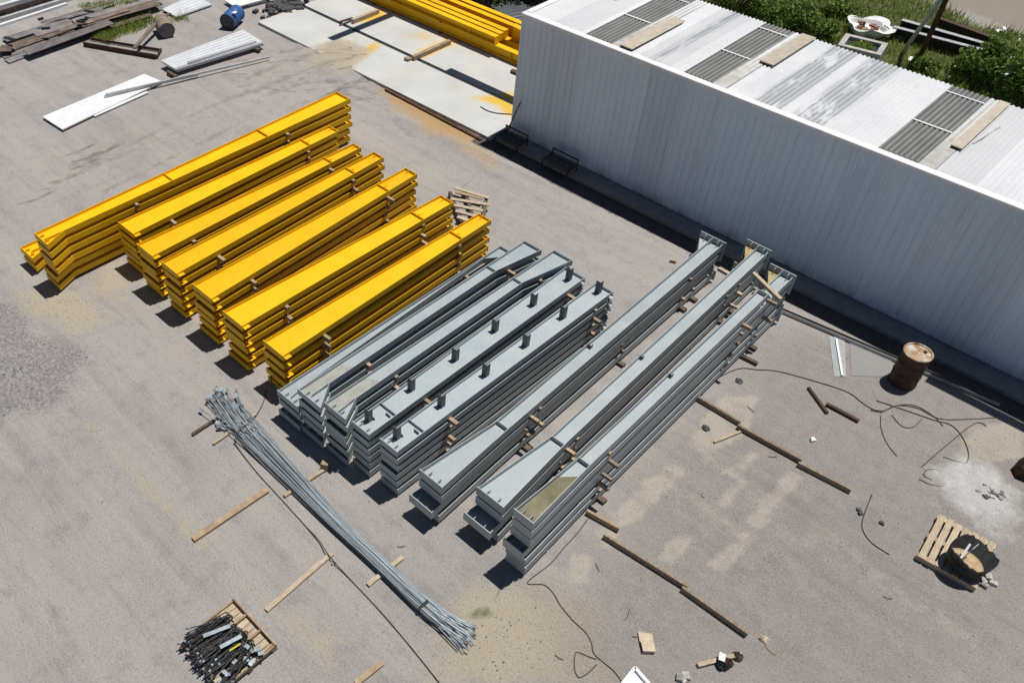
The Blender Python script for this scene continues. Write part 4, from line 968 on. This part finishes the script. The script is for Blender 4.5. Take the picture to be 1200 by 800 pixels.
# ------------------------------------------------------------------ top left: panels, drums, scrap
def panelstack(P, z0, th, label, name='insulated_sheet', mat='white_sheet', n=1, ribs=0, cat='panel', group=None):
    t = thing(name, label, cat, (P[0][0], P[0][1], z0), group)
    Q = [(p[0]-P[0][0], p[1]-P[0][1]) for p in P]
    for i in range(n):
        o = (random.uniform(-.02, .02), random.uniform(-.03, .03)) if n > 1 else (0, 0)
        part('sheet', MB().prism([(q[0]+o[0], q[1]+o[1]) for q in Q], i*th, i*th+th*.8), mat, t)
    for i in range(ribs):
        a_ = (i+.5)/ribs; lerp = lambda p, q: (p[0]+(q[0]-p[0])*a_, p[1]+(q[1]-p[1])*a_)
        s_, e_ = lerp(Q[0], Q[1]), lerp(Q[3], Q[2])
        part('rib', MB().bar((s_[0], s_[1], n*th), (e_[0], e_[1], n*th), .03, .016), mat, t)
    return t
panelstack([G(*p, .12) for p in ((49.5, 136), (73, 151), (190, 95), (169, 86))], .06, .05, 'large plain white panel lying left on the yard')
for a, b_ in (((60, 142), (75, 148)), ((165, 92), (182, 97))):
    gtimber(*a, *b_, .08, .055, f'bearer under the {"near" if a[0] < 100 else "far"} end of the plain white panel', 'dark_wood')
solo('white_strip', MB().bar((*G(110, 136, .05), .05), (*G(173, 108, .05), .05), .12, .03), 'white_sheet', 'narrow white strip along the right edge of the white panel', 'strip')
panelstack([G(*p, .22) for p in ((190, 73), (206, 82.5), (309, 51), (286, 37))], .15, .035, 'stack of ribbed white roof sheets near the blue barrel', 'ribbed_sheets', 'ribbed_white', 4, 6)
for a, b_ in (((196, 83), (207, 89)), ((290, 52), (304, 58))):
    gtimber(*a, *b_, .1, .145, f'bearer under the {"near" if a[0] < 250 else "far"} end of the ribbed sheets', 'dark_wood')
solo('grey_profile', MB().bar((*G(220, 74, .31), .31), (*G(300, 49, .31), .31), .09, .04), 'pale_steel', 'grey profile lying on the ribbed white sheets', 'profile')
solo('grey_profile', MB().bar((*G(124, 111, .2), .2), (*G(316, 67, .12), .12), .06, .05), 'pale_steel', 'longest grey profile, one end on the white panel', 'profile')
solo('grey_profile', MB().bar((*G(122, 113, .16), .16), (*G(232, 88, .08), .08), .05, .04), 'galvanised', 'shorter grey profile against the longest one', 'profile')
def lying(p0, p1, r, z, name, label, cat, bm, em, rings=True):
    a = Vector((*G(*p0, z), r)); b_ = Vector((*G(*p1, z), r)); d = (b_-a).normalized(); a_len = (b_-a).length
    a_len = .88
    t = thing(name, label, cat, (a.x, a.y, 0)); mt = Matrix.Translation((0, 0, r)) @ d.to_track_quat('Z', 'Y').to_matrix().to_4x4()
    prof = [(r*.97, 0), (r, .02), (r*.97, .04), (r*.97, a_len*.33), (r*1.02, a_len*.35), (r*.97, a_len*.37), (r*.97, a_len*.65), (r*1.02, a_len*.67), (r*.97, a_len*.69), (r*.97, a_len-.04), (r, a_len-.02), (r*.97, a_len)]
    part('body', MB().lathe(prof, 32, mt), bm, t, True)
    part('bottom', MB().lathe([(0, .02), (r*.95, .02), (r*.97, .0)], 32, mt), em, t)
    part('top', MB().lathe([(0, a_len-.02), (r*.95, a_len-.02)], 32, mt), em if em != 'black_steel' else bm, t)
    return t
lying((266, 26), (279.5, 14), .30, .3, 'blue_barrel', 'blue barrel lying on its side behind the ribbed sheets', 'barrel', 'blue_plastic', 'black_steel')
p = G(275, 15, .6); solo('paper_label', MB().box(-.07, .07, -.09, .09, 0, .006).moved(p[0], p[1], .608, .5), 'white_sheet', 'white sticker on top of the blue barrel', 'sticker')
lying((196, 36.5), (189, 26.5), .29, .28, 'rusty_barrel', 'rusty tan barrel lying on its side by the rust frame', 'barrel', 'tan_metal', 'grey_rust_plate')
# rusty frame and bar
t = thing('rusty_trough', 'long dark rusty open frame on the ground left of the barrel', 'frame', (*G(98, 54), 0)); o_ = G(98, 54)
rl = lambda u, v, z: (G(u, v, z)[0]-o_[0], G(u, v, z)[1]-o_[1], z)
part('near_rail', MB().bar(rl(98, 52, .09), rl(183, 67, .09), .05, .17), 'rust', t)
part('far_rail', MB().bar(rl(106, 45.5, .08), rl(188, 59, .08), .04, .1), 'rust', t)
part('end_rail', MB().bar(rl(184, 67, .08), rl(189, 58, .08), .04, .1), 'rust', t)
solo('rusty_bar', MB().bar((*G(157, 57, .25), .25), (*G(183, 27, .4), .4), .13, .05), 'rust_plate', 'rusty flat bar laid across the frame, nearer piece', 'steel bar')
solo('rusty_bar', MB().bar((*G(183, 27, .4), .4), (*G(199, 16, .2), .2), .12, .05), 'rust_plate', 'rusty flat bar reaching past the rusty barrel, farther piece', 'steel bar')
panelstack([G(*p, .1) for p in ((190, 11), (206, 19.5), (248, 5), (226, -6))], .05, .03, 'stack of pale greenish translucent sheets at the top edge', 'clear_sheets', 'ribbed_white', 2, 5, 'sheets')
panelstack([G(*p, .2) for p in ((262, -1), (276, 7.5), (320, -4), (300, -12))], .12, .06, 'white panel cut by the top edge above the blue barrel')
solo('white_strip', MB().bar((*G(290, 6.5, .03), .03), (*G(313, 1.5, .03), .03), .12, .03), 'white_sheet', 'narrow white strip near the panel at the top edge', 'strip')
# scrap plates
plates = [((2, 66), (190, 8), .5, 'grey_rust_plate'), ((8, 72), (112, 34), .34, 'grey_rust_plate'), ((60, 52), (176, 17), .32, 'rust_plate'), ((0, 60), (120, 18), .55, 'rust_plate'), ((5, 47), (80, 24), .42, 'grey_rust_plate'),
          ((40, 40), (150, 8), .55, 'grey_rust_plate'), ((55, 50), (185, 6), .22, 'rust_plate'), ((48, 27), (135, 1), .16, 'rust_plate'), ((50, 26), (120, 10), .25, 'grey_rust_plate'), ((85, 25), (190, -2), .3, 'grey_rust_plate'), ((0, 57), (14, 56), .5, 'rust_plate'), ((30, 62), (130, 26), .45, 'grey_rust_plate'), ((90, 30), (185, 3), .55, 'rust_plate'), ((70, 36), (150, 12), .3, 'rust_plate')]
PLAB = ['widest dark scrap plate in the rusty heap', 'grey scrap plate at the near front of the heap', 'brown scrap plate at the front right of the heap', 'brown scrap plate in the left middle of the heap', 'grey scrap plate at the left back of the heap', 'broad grey scrap plate in the middle of the heap',
        'narrow brown scrap bar on top of the heap', 'thin rusty bar at the back of the heap', 'short grey plate at the back of the heap', 'grey scrap plate at the far right of the heap', 'short brown plate at the left photo edge', 'long grey plate along the front of the heap', 'wide brown plate at the far right of the heap', 'brown plate in the middle right of the heap']
for i, ((a, b_, wd, mt), lb) in enumerate(zip(plates, PLAB)):
    z = .03+.019*i
    solo('scrap_plate', MB().bar((*G(*a, z), z), (*G(*b_, z), z+random.uniform(-.01, .03)), wd, .018).warp(.01), mt, lb, 'steel plate', 'rusty scrap plates')
for i, (u, v, a_, ln) in enumerate(((12, 47, .3, .5), (54, 35, .9, .3), (98, 25, 1.1, .3), (105, 15, .35, .4), (95, 27, .4, .35), (48, 24, 1.4, .2))):
    x, y = G(u, v, .4); c_ = math.cos(a_)*ln/2; s_ = math.sin(a_)*ln/2
    solo('scrap_piece', MB().bar((x-c_, y-s_, .44), (x+c_, y+s_, .46), .1, .06), 'black_steel', 'short dark scrap piece lying on the rusty heap', 'scrap', 'dark scrap pieces on the heap')
prof = [((-8, 33), (78, 5), .12, .10, 'white_sheet', 'white steel profile nearest of the profiles in the photo corner'), ((-8, 26), (90, -4), .16, .14, 'pale_steel', 'grey steel profile second in the corner bundle'),
        ((-10, 21), (85, -10), .18, .24, 'rust', 'dark rusty beam in the corner bundle'), ((-10, 12), (62, -8), .2, .22, 'ribbed_white', 'pale bluish profile farthest in the photo corner'), ((-8, 20), (60, -1), .05, .3, 'rust_plate', 'thin rust coloured bar on the dark corner beam')]
for a, b_, wd, ht, mt, lb in prof:
    solo('steel_profile', MB().bar((*G(*a, ht/2), ht/2), (*G(*b_, ht/2), ht/2), wd, ht), mt, lb, 'steel profile')
# rubble beside the slab
mb = MB()
for i in range(150):
    u = random.gauss(334, 11); v = random.gauss(8, 5)-(u-334)*.25
    mb.rock((*G(u, v), random.uniform(0, .12)), random.uniform(.06, .2))
solo('rubble', mb, 'dark_stone', 'heap of grey concrete rubble at the slab edge', 'rubble', kind='stuff')

# ------------------------------------------------------------------ top right: grass, bushes and things on the grass
def leafclump(mb, c, r, n, size, squash=.8):
    c = np.array(c); d = rng.normal(size=(n, 3)); d /= np.linalg.norm(d, axis=1)[:, None]; rad = rng.random(n)**.45
    P = c+d*rad[:, None]*np.array([r, r, r*squash])
    A = rng.normal(size=(n, 3)); A /= np.linalg.norm(A, axis=1)[:, None]; B = np.cross(A, rng.normal(size=(n, 3))); B /= np.linalg.norm(B, axis=1)[:, None]
    s = size*rng.uniform(.6, 1.3, n)[:, None]
    for p, a, b in zip(P, A*s, B*s*.5):
        if p[2] < .02: p = p.copy(); p[2] = abs(p[2])+.03
        mb.add([p-a, p+b*.9-a*.1, p+a, p-b*.9-a*.1], [(0, 1, 2, 3)])
def bush(x, y, r, h, label, mat='leaf', n=2600, size=.075):
    t = thing('bush', label, 'bush', (x, y, 0), 'bushes behind the shed'); mb = MB(); st = MB()
    k_ = max(5, int(7*r))
    for i in range(k_):
        a = random.random()*6.28; rr = r*math.sqrt(random.random())*.75; hz = h*random.uniform(.35, .8)*(1-.3*rr/r)
        c = (rr*math.cos(a), rr*math.sin(a), hz)
        leafclump(mb, c, r*random.uniform(.28, .5), n//k_, size, .95)
        st.tube([(0, 0, 0), (c[0]*.4, c[1]*.4, hz*.5), c], [.025, .018, .006], 5)
    part('foliage', mb, mat, t); part('stems', st, 'bark', t)
    return t
for u, v, z, r, hh, lab, mt, n in (
    (905, 20, .5, 1.3, 1.7, 'dark bush rising behind the shed roof near its middle skylight', 'dark_leaf', 4200), (945, 32, .4, 1.0, 1.3, 'bush above the middle roof board', 'dark_leaf', 3000), (866, 0, .5, 1.3, 1.5, 'bush at the top edge left of the grass', 'leaf', 3200),
    (1165, 85, .5, 1.2, 1.6, 'dark bush above the rightmost skylight', 'dark_leaf', 3600), (1136, 80, .3, .6, .8, 'leafy bush left of the dark one above rightmost skylight', 'leaf', 1600), (1200, 95, .6, 1.3, 1.7, 'bush at the right edge above the rightmost roof board', 'dark_leaf', 3600), (1086, 78, .2, .5, .45, 'low weedy bush between the leaning poles and the shed', 'leaf', 1800), (985, 14, .2, .7, .5, 'low bush left of the white bulk bag', 'leaf', 1500)):
    x, y = G(u, v, z); bush(x, max(y, YB+.9+r*.5), r, hh, lab, mt, n)
for i, (xx, r_, h_) in enumerate(((-8.1, .4, .5), (-7.0, .5, .4), (-6.2, .35, .6), (-5.2, .45, .5), (-3.4, .4, .7), (-9.3, .35, .45))):
    tag(bush(xx, YB+.5+.15*(i % 3), r_, h_, 'x', ('leaf', 'dry_grass', 'leaf')[i % 3], 700, .05), 'low weed growing close behind the back edge of the shed', 'weed', 'weeds along the back of the shed')
for u, v, r, hh, lab in ((535, -14, 1.6, 2.2, 'dark tall shrub at the top edge behind the yellow girders'), (575, -10, 1.5, 2.0, 'dark shrub at the top edge left of the shed corner'), (608, -14, 1.5, 2.0, 'dark shrub just behind the shed corner')):
    x, y = G(u, v, .8); bush(x, y+1, r, hh, lab, 'dark_leaf', 3600, .09)
def grass(polyfn, bounds, n, hmin, hmax, label, mat, name='grass', wd=.012):
    xs = rng.uniform(bounds[0], bounds[1], n*2); ys = rng.uniform(bounds[2], bounds[3], n*2); k_ = polyfn(xs, ys) > rng.uniform(.25, .9, n*2)
    xs, ys = xs[k_][:n], ys[k_][:n]; m_ = len(xs)
    cl = fbm(xs, ys, .9, 5); hh = rng.uniform(hmin, hmax, m_)*(.4+1.3*cl); a = rng.uniform(0, 6.28, m_); ln = rng.uniform(.1, .8, m_)*hh
    v = np.zeros((m_, 3, 3)); w_ = wd*(1+hh*2)
    v[:, 0] = np.stack([xs-np.cos(a)*w_, ys-np.sin(a)*w_, np.full(m_, -.01)], 1); v[:, 1] = np.stack([xs+np.cos(a)*w_, ys+np.sin(a)*w_, np.full(m_, -.01)], 1)
    b = rng.uniform(0, 6.28, m_); v[:, 2] = np.stack([xs+np.cos(b)*ln, ys+np.sin(b)*ln, hh], 1)
    me = bpy.data.meshes.new(name); me.from_pydata(v.reshape(-1, 3).tolist(), [], np.arange(m_*3).reshape(-1, 3).tolist()); me.materials.append(M[mat])
    return tag(link(name, me), label, 'grass', kind='stuff')
gp = lambda X, Y: f_green(X, Y)
grass(gp, (-20, 4, 24.0, 40), 60000, .06, .26, 'green grass growing behind the shed', 'grass', wd=.016)
grass(gp, (-20, 4, 25.0, 40), 14000, .1, .32, 'dry pale grass stalks mixed in behind the shed', 'dry_grass', 'dry_grass')
grass(gp, (-33, -27, 13.5, 21), 9000, .04, .18, 'thin grass between the scrap heap and the rusty frame', 'dry_grass')
grass(gp, (-32.5, -27.5, 13.5, 18), 14000, .05, .22, 'green grass tufts by the rusty frame', 'grass')
grass(gp, (-6, -3, 5, 8), 160, .02, .06, 'tiny green weeds near the lower end of rod bundle', 'grass', 'weeds')
# white bulk bag
bx, by = G(1014, 40, 0)
t = thing('bulk_bag', 'open white bulk bag with bricks on the grass', 'bag', (bx, by, 0)); mb = MB(); n = 36; v = []; f = []
for i in range(n):
    a = 2*PI*i/n; q = 1+.14*math.cos(4*a+.5)+.05*math.sin(7*a); flop = 1+.25*max(0, math.cos(a-.9))
    for r_, z_ in ((.0, .02), (.52, .02), (.62, .3), (.66, .62+.08*math.sin(3*a)), (.72*flop, .66+.06*math.sin(5*a)), (.60, .58), (.52, .35), (.0, .32)):
        v.append((r_*q*math.cos(a), r_*q*math.sin(a)*.95, z_+random.uniform(-.012, .012)))
for i in range(n):
    for j in range(7): f.append((i*8+j, ((i+1) % n)*8+j, ((i+1) % n)*8+j+1, i*8+j+1))
mbs = MB().add(v, f); mbs.v = [(p[0], p[1], p[2]*.55) for p in mbs.v]; part('sack', mbs, 'white_cloth', t)
for i in range(9):
    solo('brick', MB().box(-.12, .12, -.06, .06, 0, .07).moved(bx+random.uniform(-.3, .3), by+random.uniform(-.3, .3), .19+.02*i, random.random()*3), random.choice(['brick', 'brick', 'black_steel']), 'broken brick lying in the white bulk bag', 'brick', 'bricks in the bulk bag')
# concrete ring with weeds
P = [G(*q, .6) for q in ((985, 52), (1000, 40), (1037, 51), (1025, 62))]
cx_ = sum(p[0] for p in P)/4; cy_ = max(sum(p[1] for p in P)/4, YB+1.2)
t = thing('concrete_planter', 'square grey concrete box with weeds inside, beside the bulk bag', 'planter', (cx_, cy_, 0), None, .2)
for a in ((-.7, .7, -.55, -.38), (-.7, .7, .38, .55), (-.7, -.53, -.375, .375), (.53, .7, -.375, .375)): part('side', MB().box(*a, 0, .58), 'concrete', t)
part('soil_shade', MB().box(-.525, .525, -.37, .37, 0, .45), 'dark_soil', t); mb = MB(); leafclump(mb, (0, 0, .5), .42, 700, .05, .25); part('weeds', mb, 'leaf', t)
# dark steel beams on the grass
for a, b_, lab, mt in (((1047, 32), (1205, 73), 'nearer black steel beam lying in the grass', 'black_rubber'), ((1057, 24), (1180, 59), 'farther black steel beam lying in the grass', 'black_rubber'), ((1098, 21), (1206, 60), 'rusty brown steel beam lying behind the black ones', 'rust')):
    p = Vector((*G(*a, .4), .1)); q = Vector((*G(*b_, .4), .1)); d = q-p; L_ = d.length; rz = math.atan2(d.y, d.x)
    t = thing('steel_girder', lab, 'steel beam', (p.x, p.y, .03), None, rz)
    part('web', MB().box(0, L_, -.006, .006, .013, .387), mt, t); part('flange', MB().box(0, L_, -.1, .1, 0, .012), mt, t)
    part('flange', MB().box(0, L_, -.1, .1, .388, .4), 'pale_steel' if mt == 'black_rubber' else mt, t)
# leaning poles
def pole(base, top, r, name, lab, mt): solo(name, MB().tube([base, top], r, 10), mt, lab, 'pole', smooth=True)
b0 = Vector((*G(1057, 62, .05), 0)); 
def along(px0, px1, base, ln, lean):
    """top of a leaning pole: on the sight line of px1 at the given extra distance"""
    d = np.array(G(*px1, 5.0)); return d
x, y = G(1104, -3, 2.6); pole((b0.x, b0.y, 0), (x+(x-b0.x)*.3, y+(y-b0.y)*.3, 2.6*1.3), .07, 'steel_pole', 'grey round pole leaning over the grass', 'galvanised')
b1 = Vector((*G(1080, 62, .05), 0)); x, y = G(1110, -3, 2.6)
mb = MB().bar((b1.x, b1.y, 0), (x+(x-b1.x)*.3, y+(y-b1.y)*.3, 2.6*1.3), .16, .16)
solo('rusty_post', mb, 'rust', 'dark rusty square post leaning beside the grey pole', 'post')
for i, (u, v, s_) in enumerate(((1056, 43, .16), (1066, 70, .14), (1074, 76, .12), (1091, 85, .1), (1112, 92, .09), (1169, 37, .14), (1195, 48, .1), (1176, 35, .12), (1184, 85, .1))):
    x, y = G(u, v, .1); solo('litter', MB().box(-s_, s_, -s_*.45, s_*.45, 0, .03).warp(.03).moved(x, y, .12, random.random()*3), 'white_cloth', 'scrap of white litter lying in the grass', 'litter', 'white litter in the grass')
solo('white_branch', MB().bar((*G(1178, 88, .9), .9), (*G(1202, 78, .9), .95), .07, .05), 'white_sheet', 'white slat sticking out of the bush at the right edge', 'slat')
# corrugated offcuts behind the girders
x, y = G(580, 16, .5)
solo('grey_sheets', wavy(-1.1, 1.1, -.6, .6, .0, .25, .05).moved(x, y+.9, .45, -.35), 'dark_grey_paint', 'dark grey corrugated sheets behind the yellow girders', 'sheets')
panelstack([G(*p, .1) for p in ((562, 16), (575, 22), (612, 36), (612, 12))], .1, .05, 'pale sheets lying behind the yellow girders by the shed corner', 'pale_sheets', 'ribbed_white', 2, 3)
mb = MB()
for i in range(26): mb.rock((*G(598+random.gauss(0, 7), 20+random.gauss(0, 6), .3), .22+random.uniform(0, .15)), random.uniform(.05, .14))
solo('rubble', mb, 'dark_stone', 'bits of scrap heaped on the pale sheets by the shed corner', 'rubble', kind='stuff')

# ------------------------------------------------------------------ small things on the yard
x, y = G(757, 755); t = thing('crumpled_carton', 'tan crushed carton lying near the bottom of the yard', 'carton', (x, y, 0), None, .75)
part('box', MB().box(-.09, .11, -.16, .02, 0, .09).warp(.015), 'cardboard', t); part('flap', MB().box(-.1, .12, .03, .2, .03, .045).warp(.015), 'cardboard', t)
gtimber(818, 778, 870, 765, .07, .07, 'short pale timber with dark rags against it, lower right', 'old_wood')
def rag(u, v, r, mat, lab, cat, hh=.11):
    mb = MB(); x, y = G(u, v); n = 16; v_ = []; f = []
    for i in range(n):
        a = 2*PI*i/n
        for rr, z in ((1, 0), (.95, .5), (.62, 1), (.0, .85)): q = random.uniform(.8, 1.15); v_.append((rr*r*q*math.cos(a), rr*r*.8*q*math.sin(a), z*hh*random.uniform(.7, 1.2)))
    for i in range(n):
        for j in range(3): f.append((i*4+j, ((i+1) % n)*4+j, ((i+1) % n)*4+j+1, i*4+j+1))
    solo('rag', mb.add(v_, f).moved(x, y), mat, lab, cat)
rag(845, 779, .13, 'black_rubber', 'black bundled rag with pale patch against the short timber', 'rag', .13); rag(852, 777, .1, 'rust', 'brown rag beside the black rag', 'rag', .12); rag(864, 770, .1, 'rust_plate', 'dark brown leather scrap at the end of the short timber', 'rag')
solo('white_cloth', MB().box(-.05, .05, -.07, .07, 0, .02).warp(.01).moved(*G(844, 774), .13, .4), 'white_cloth', 'white cloth patch on the black rag', 'cloth')
rag(895, 749, .09, 'cardboard', 'crumpled tan glove lying at lower right', 'glove', .07)
cable([(897, 754), (902, 762), (910, 766), (913, 760)], .008, 'thin twig beside the crumpled tan glove', 'twig', 'old_wood', cat='twig')
for i, (u, v, w_) in enumerate(((797, 794, .09), (803, 793, .1), (800, 797, .08))): solo('stone', MB().rock((*G(u, v), .03), w_), 'stone', 'pale broken stone at the bottom edge of the yard', 'stone', 'pale stones at the bottom edge')
P = [G(*p, .25) for p in ((728, 802), (744.5, 781), (768, 808), (750, 830))]
t = thing('white_tray', 'white metal sheet corner with raised rims at the bottom edge', 'metal sheet', (P[1][0], P[1][1], 0)); Q = [(p[0]-P[1][0], p[1]-P[1][1]) for p in P]
part('sheet', MB().prism(Q, .17, .18), 'white_sheet', t)
for i, j in ((0, 1), (1, 2), (2, 3), (3, 0)): part('rim', MB().bar((*Q[i], .215), (*Q[j], .215), .05, .06), 'white_sheet', t)
part('support', MB().prism([(q[0]*.8, q[1]*.8-.05) for q in Q], .0, .165), 'dark_wood', t)
# dark chunks on the powder
for i in range(17):
    u = random.gauss(1163, 9); v = 577+(u-1163)*.28+random.gauss(0, 3.5)
    solo('chunk', MB().rock((*G(u, v), .02), random.uniform(.03, .07)), random.choice(['dark_stone', 'stone']), 'small chunk scattered on the white powder', 'chunk', 'chunks on the white powder')
rag(1202, 556, .26, 'rust', 'dark brown lump at the right photo edge', 'lump', .42)
for i, (u, v) in enumerate(((1151, 681), (1157, 676), (1163, 684), (1153, 686))): solo('stone', MB().rock((*G(u, v), .03), .08), 'stone', 'pale broken stone beside the pallet with the tub', 'stone', 'pale stones beside the pallet')
for i, (u, v) in enumerate(((1006, 597), (1008, 602), (1033, 613))): solo('chunk', MB().rock((*G(u, v), .02), .06), 'dark_stone', 'dark crumb left of the pallet with the tub', 'chunk', 'dark crumbs on the yard')
for (u, v, lab) in ((866, 447, 'dark rag scrap near the upper timber row'), (827, 502, 'small dark coil stone on the yard')): rag(u, v, .09, 'dark_stone', lab, 'scrap', .07)
solo('white_crumb', MB().rock((*G(952, 516), .03), .07), 'white_cloth', 'white crumb between the timber row and the dark bars', 'litter')
for i, (u, v) in enumerate(((391, 660), (285, 517), (640, 645))): solo('stone', MB().rock((*G(u, v), .02), .05), 'stone', 'single pale pebble lying on the yard', 'stone', 'single pebbles')
for i, (u, v, l_, a_) in enumerate(((770, 670, .2, .3), (735, 720, .25, 1.9), (905, 535, .18, .8), (560, 640, .22, 2.3), (655, 770, .16, .2), (585, 690, .3, 2.0), (700, 665, .18, 2.6), (745, 745, .14, 1.0), (1040, 700, .15, .5), (880, 480, .2, 2.9), (470, 640, .15, .9), (150, 260, .3, .1), (500, 300, .2, 2.2))):
    x, y = G(u, v); c_ = math.cos(a_)*l_/2; s_ = math.sin(a_)*l_/2
    solo('twig', MB().tube([(x-c_, y-s_, .012), (x+.02, y-.01, .02), (x+c_, y+s_, .012)], .006, 5), 'dark_wood', 'small dark twig lying loose on the gravel', 'twig', 'loose twigs on the yard')
# loose pebbles over the yard: nobody could count them
mb = MB()
def pebbles(n, ub, vb, smin, smax):
    for i in range(n):
        u = random.uniform(*ub); v = random.uniform(*vb); x, y = G(u, v)
        if sx0 < x < sx1 and y > sy0: continue
        if y > 18: continue
        r = random.uniform(smin, smax); mb.rock((x, y, r*.15), r)
pebbles(3200, (0, 1200), (150, 800), .006, .018); pebbles(500, (0, 120), (350, 510), .008, .022); pebbles(250, (520, 760), (660, 800), .006, .018); pebbles(16, (0, 1200), (300, 800), .025, .04)
solo('pebbles', mb, 'stone', 'loose pebbles scattered over the gravel yard', 'pebbles', kind='stuff', centre=False)
mb = MB()
for i in range(220):
    u = random.choice([random.gauss(10, 14), random.gauss(50, 30)]); v = random.gauss(452, 22); mb.rock((*G(u, v), .0), random.uniform(.012, .05)*random.random()**.7, .5)
for i in range(40): mb.rock((*G(random.gauss(590, 45), random.gauss(745, 25)), .003), random.uniform(.01, .022), .5)
solo('dark_clods', mb, 'dark_stone', 'dark clods lying on the gravel', 'clods', kind='stuff', centre=False)

# rubber parts to keep the render light
S.render.engine = 'CYCLES'
try: S.cycles.use_denoising = True
except Exception: pass
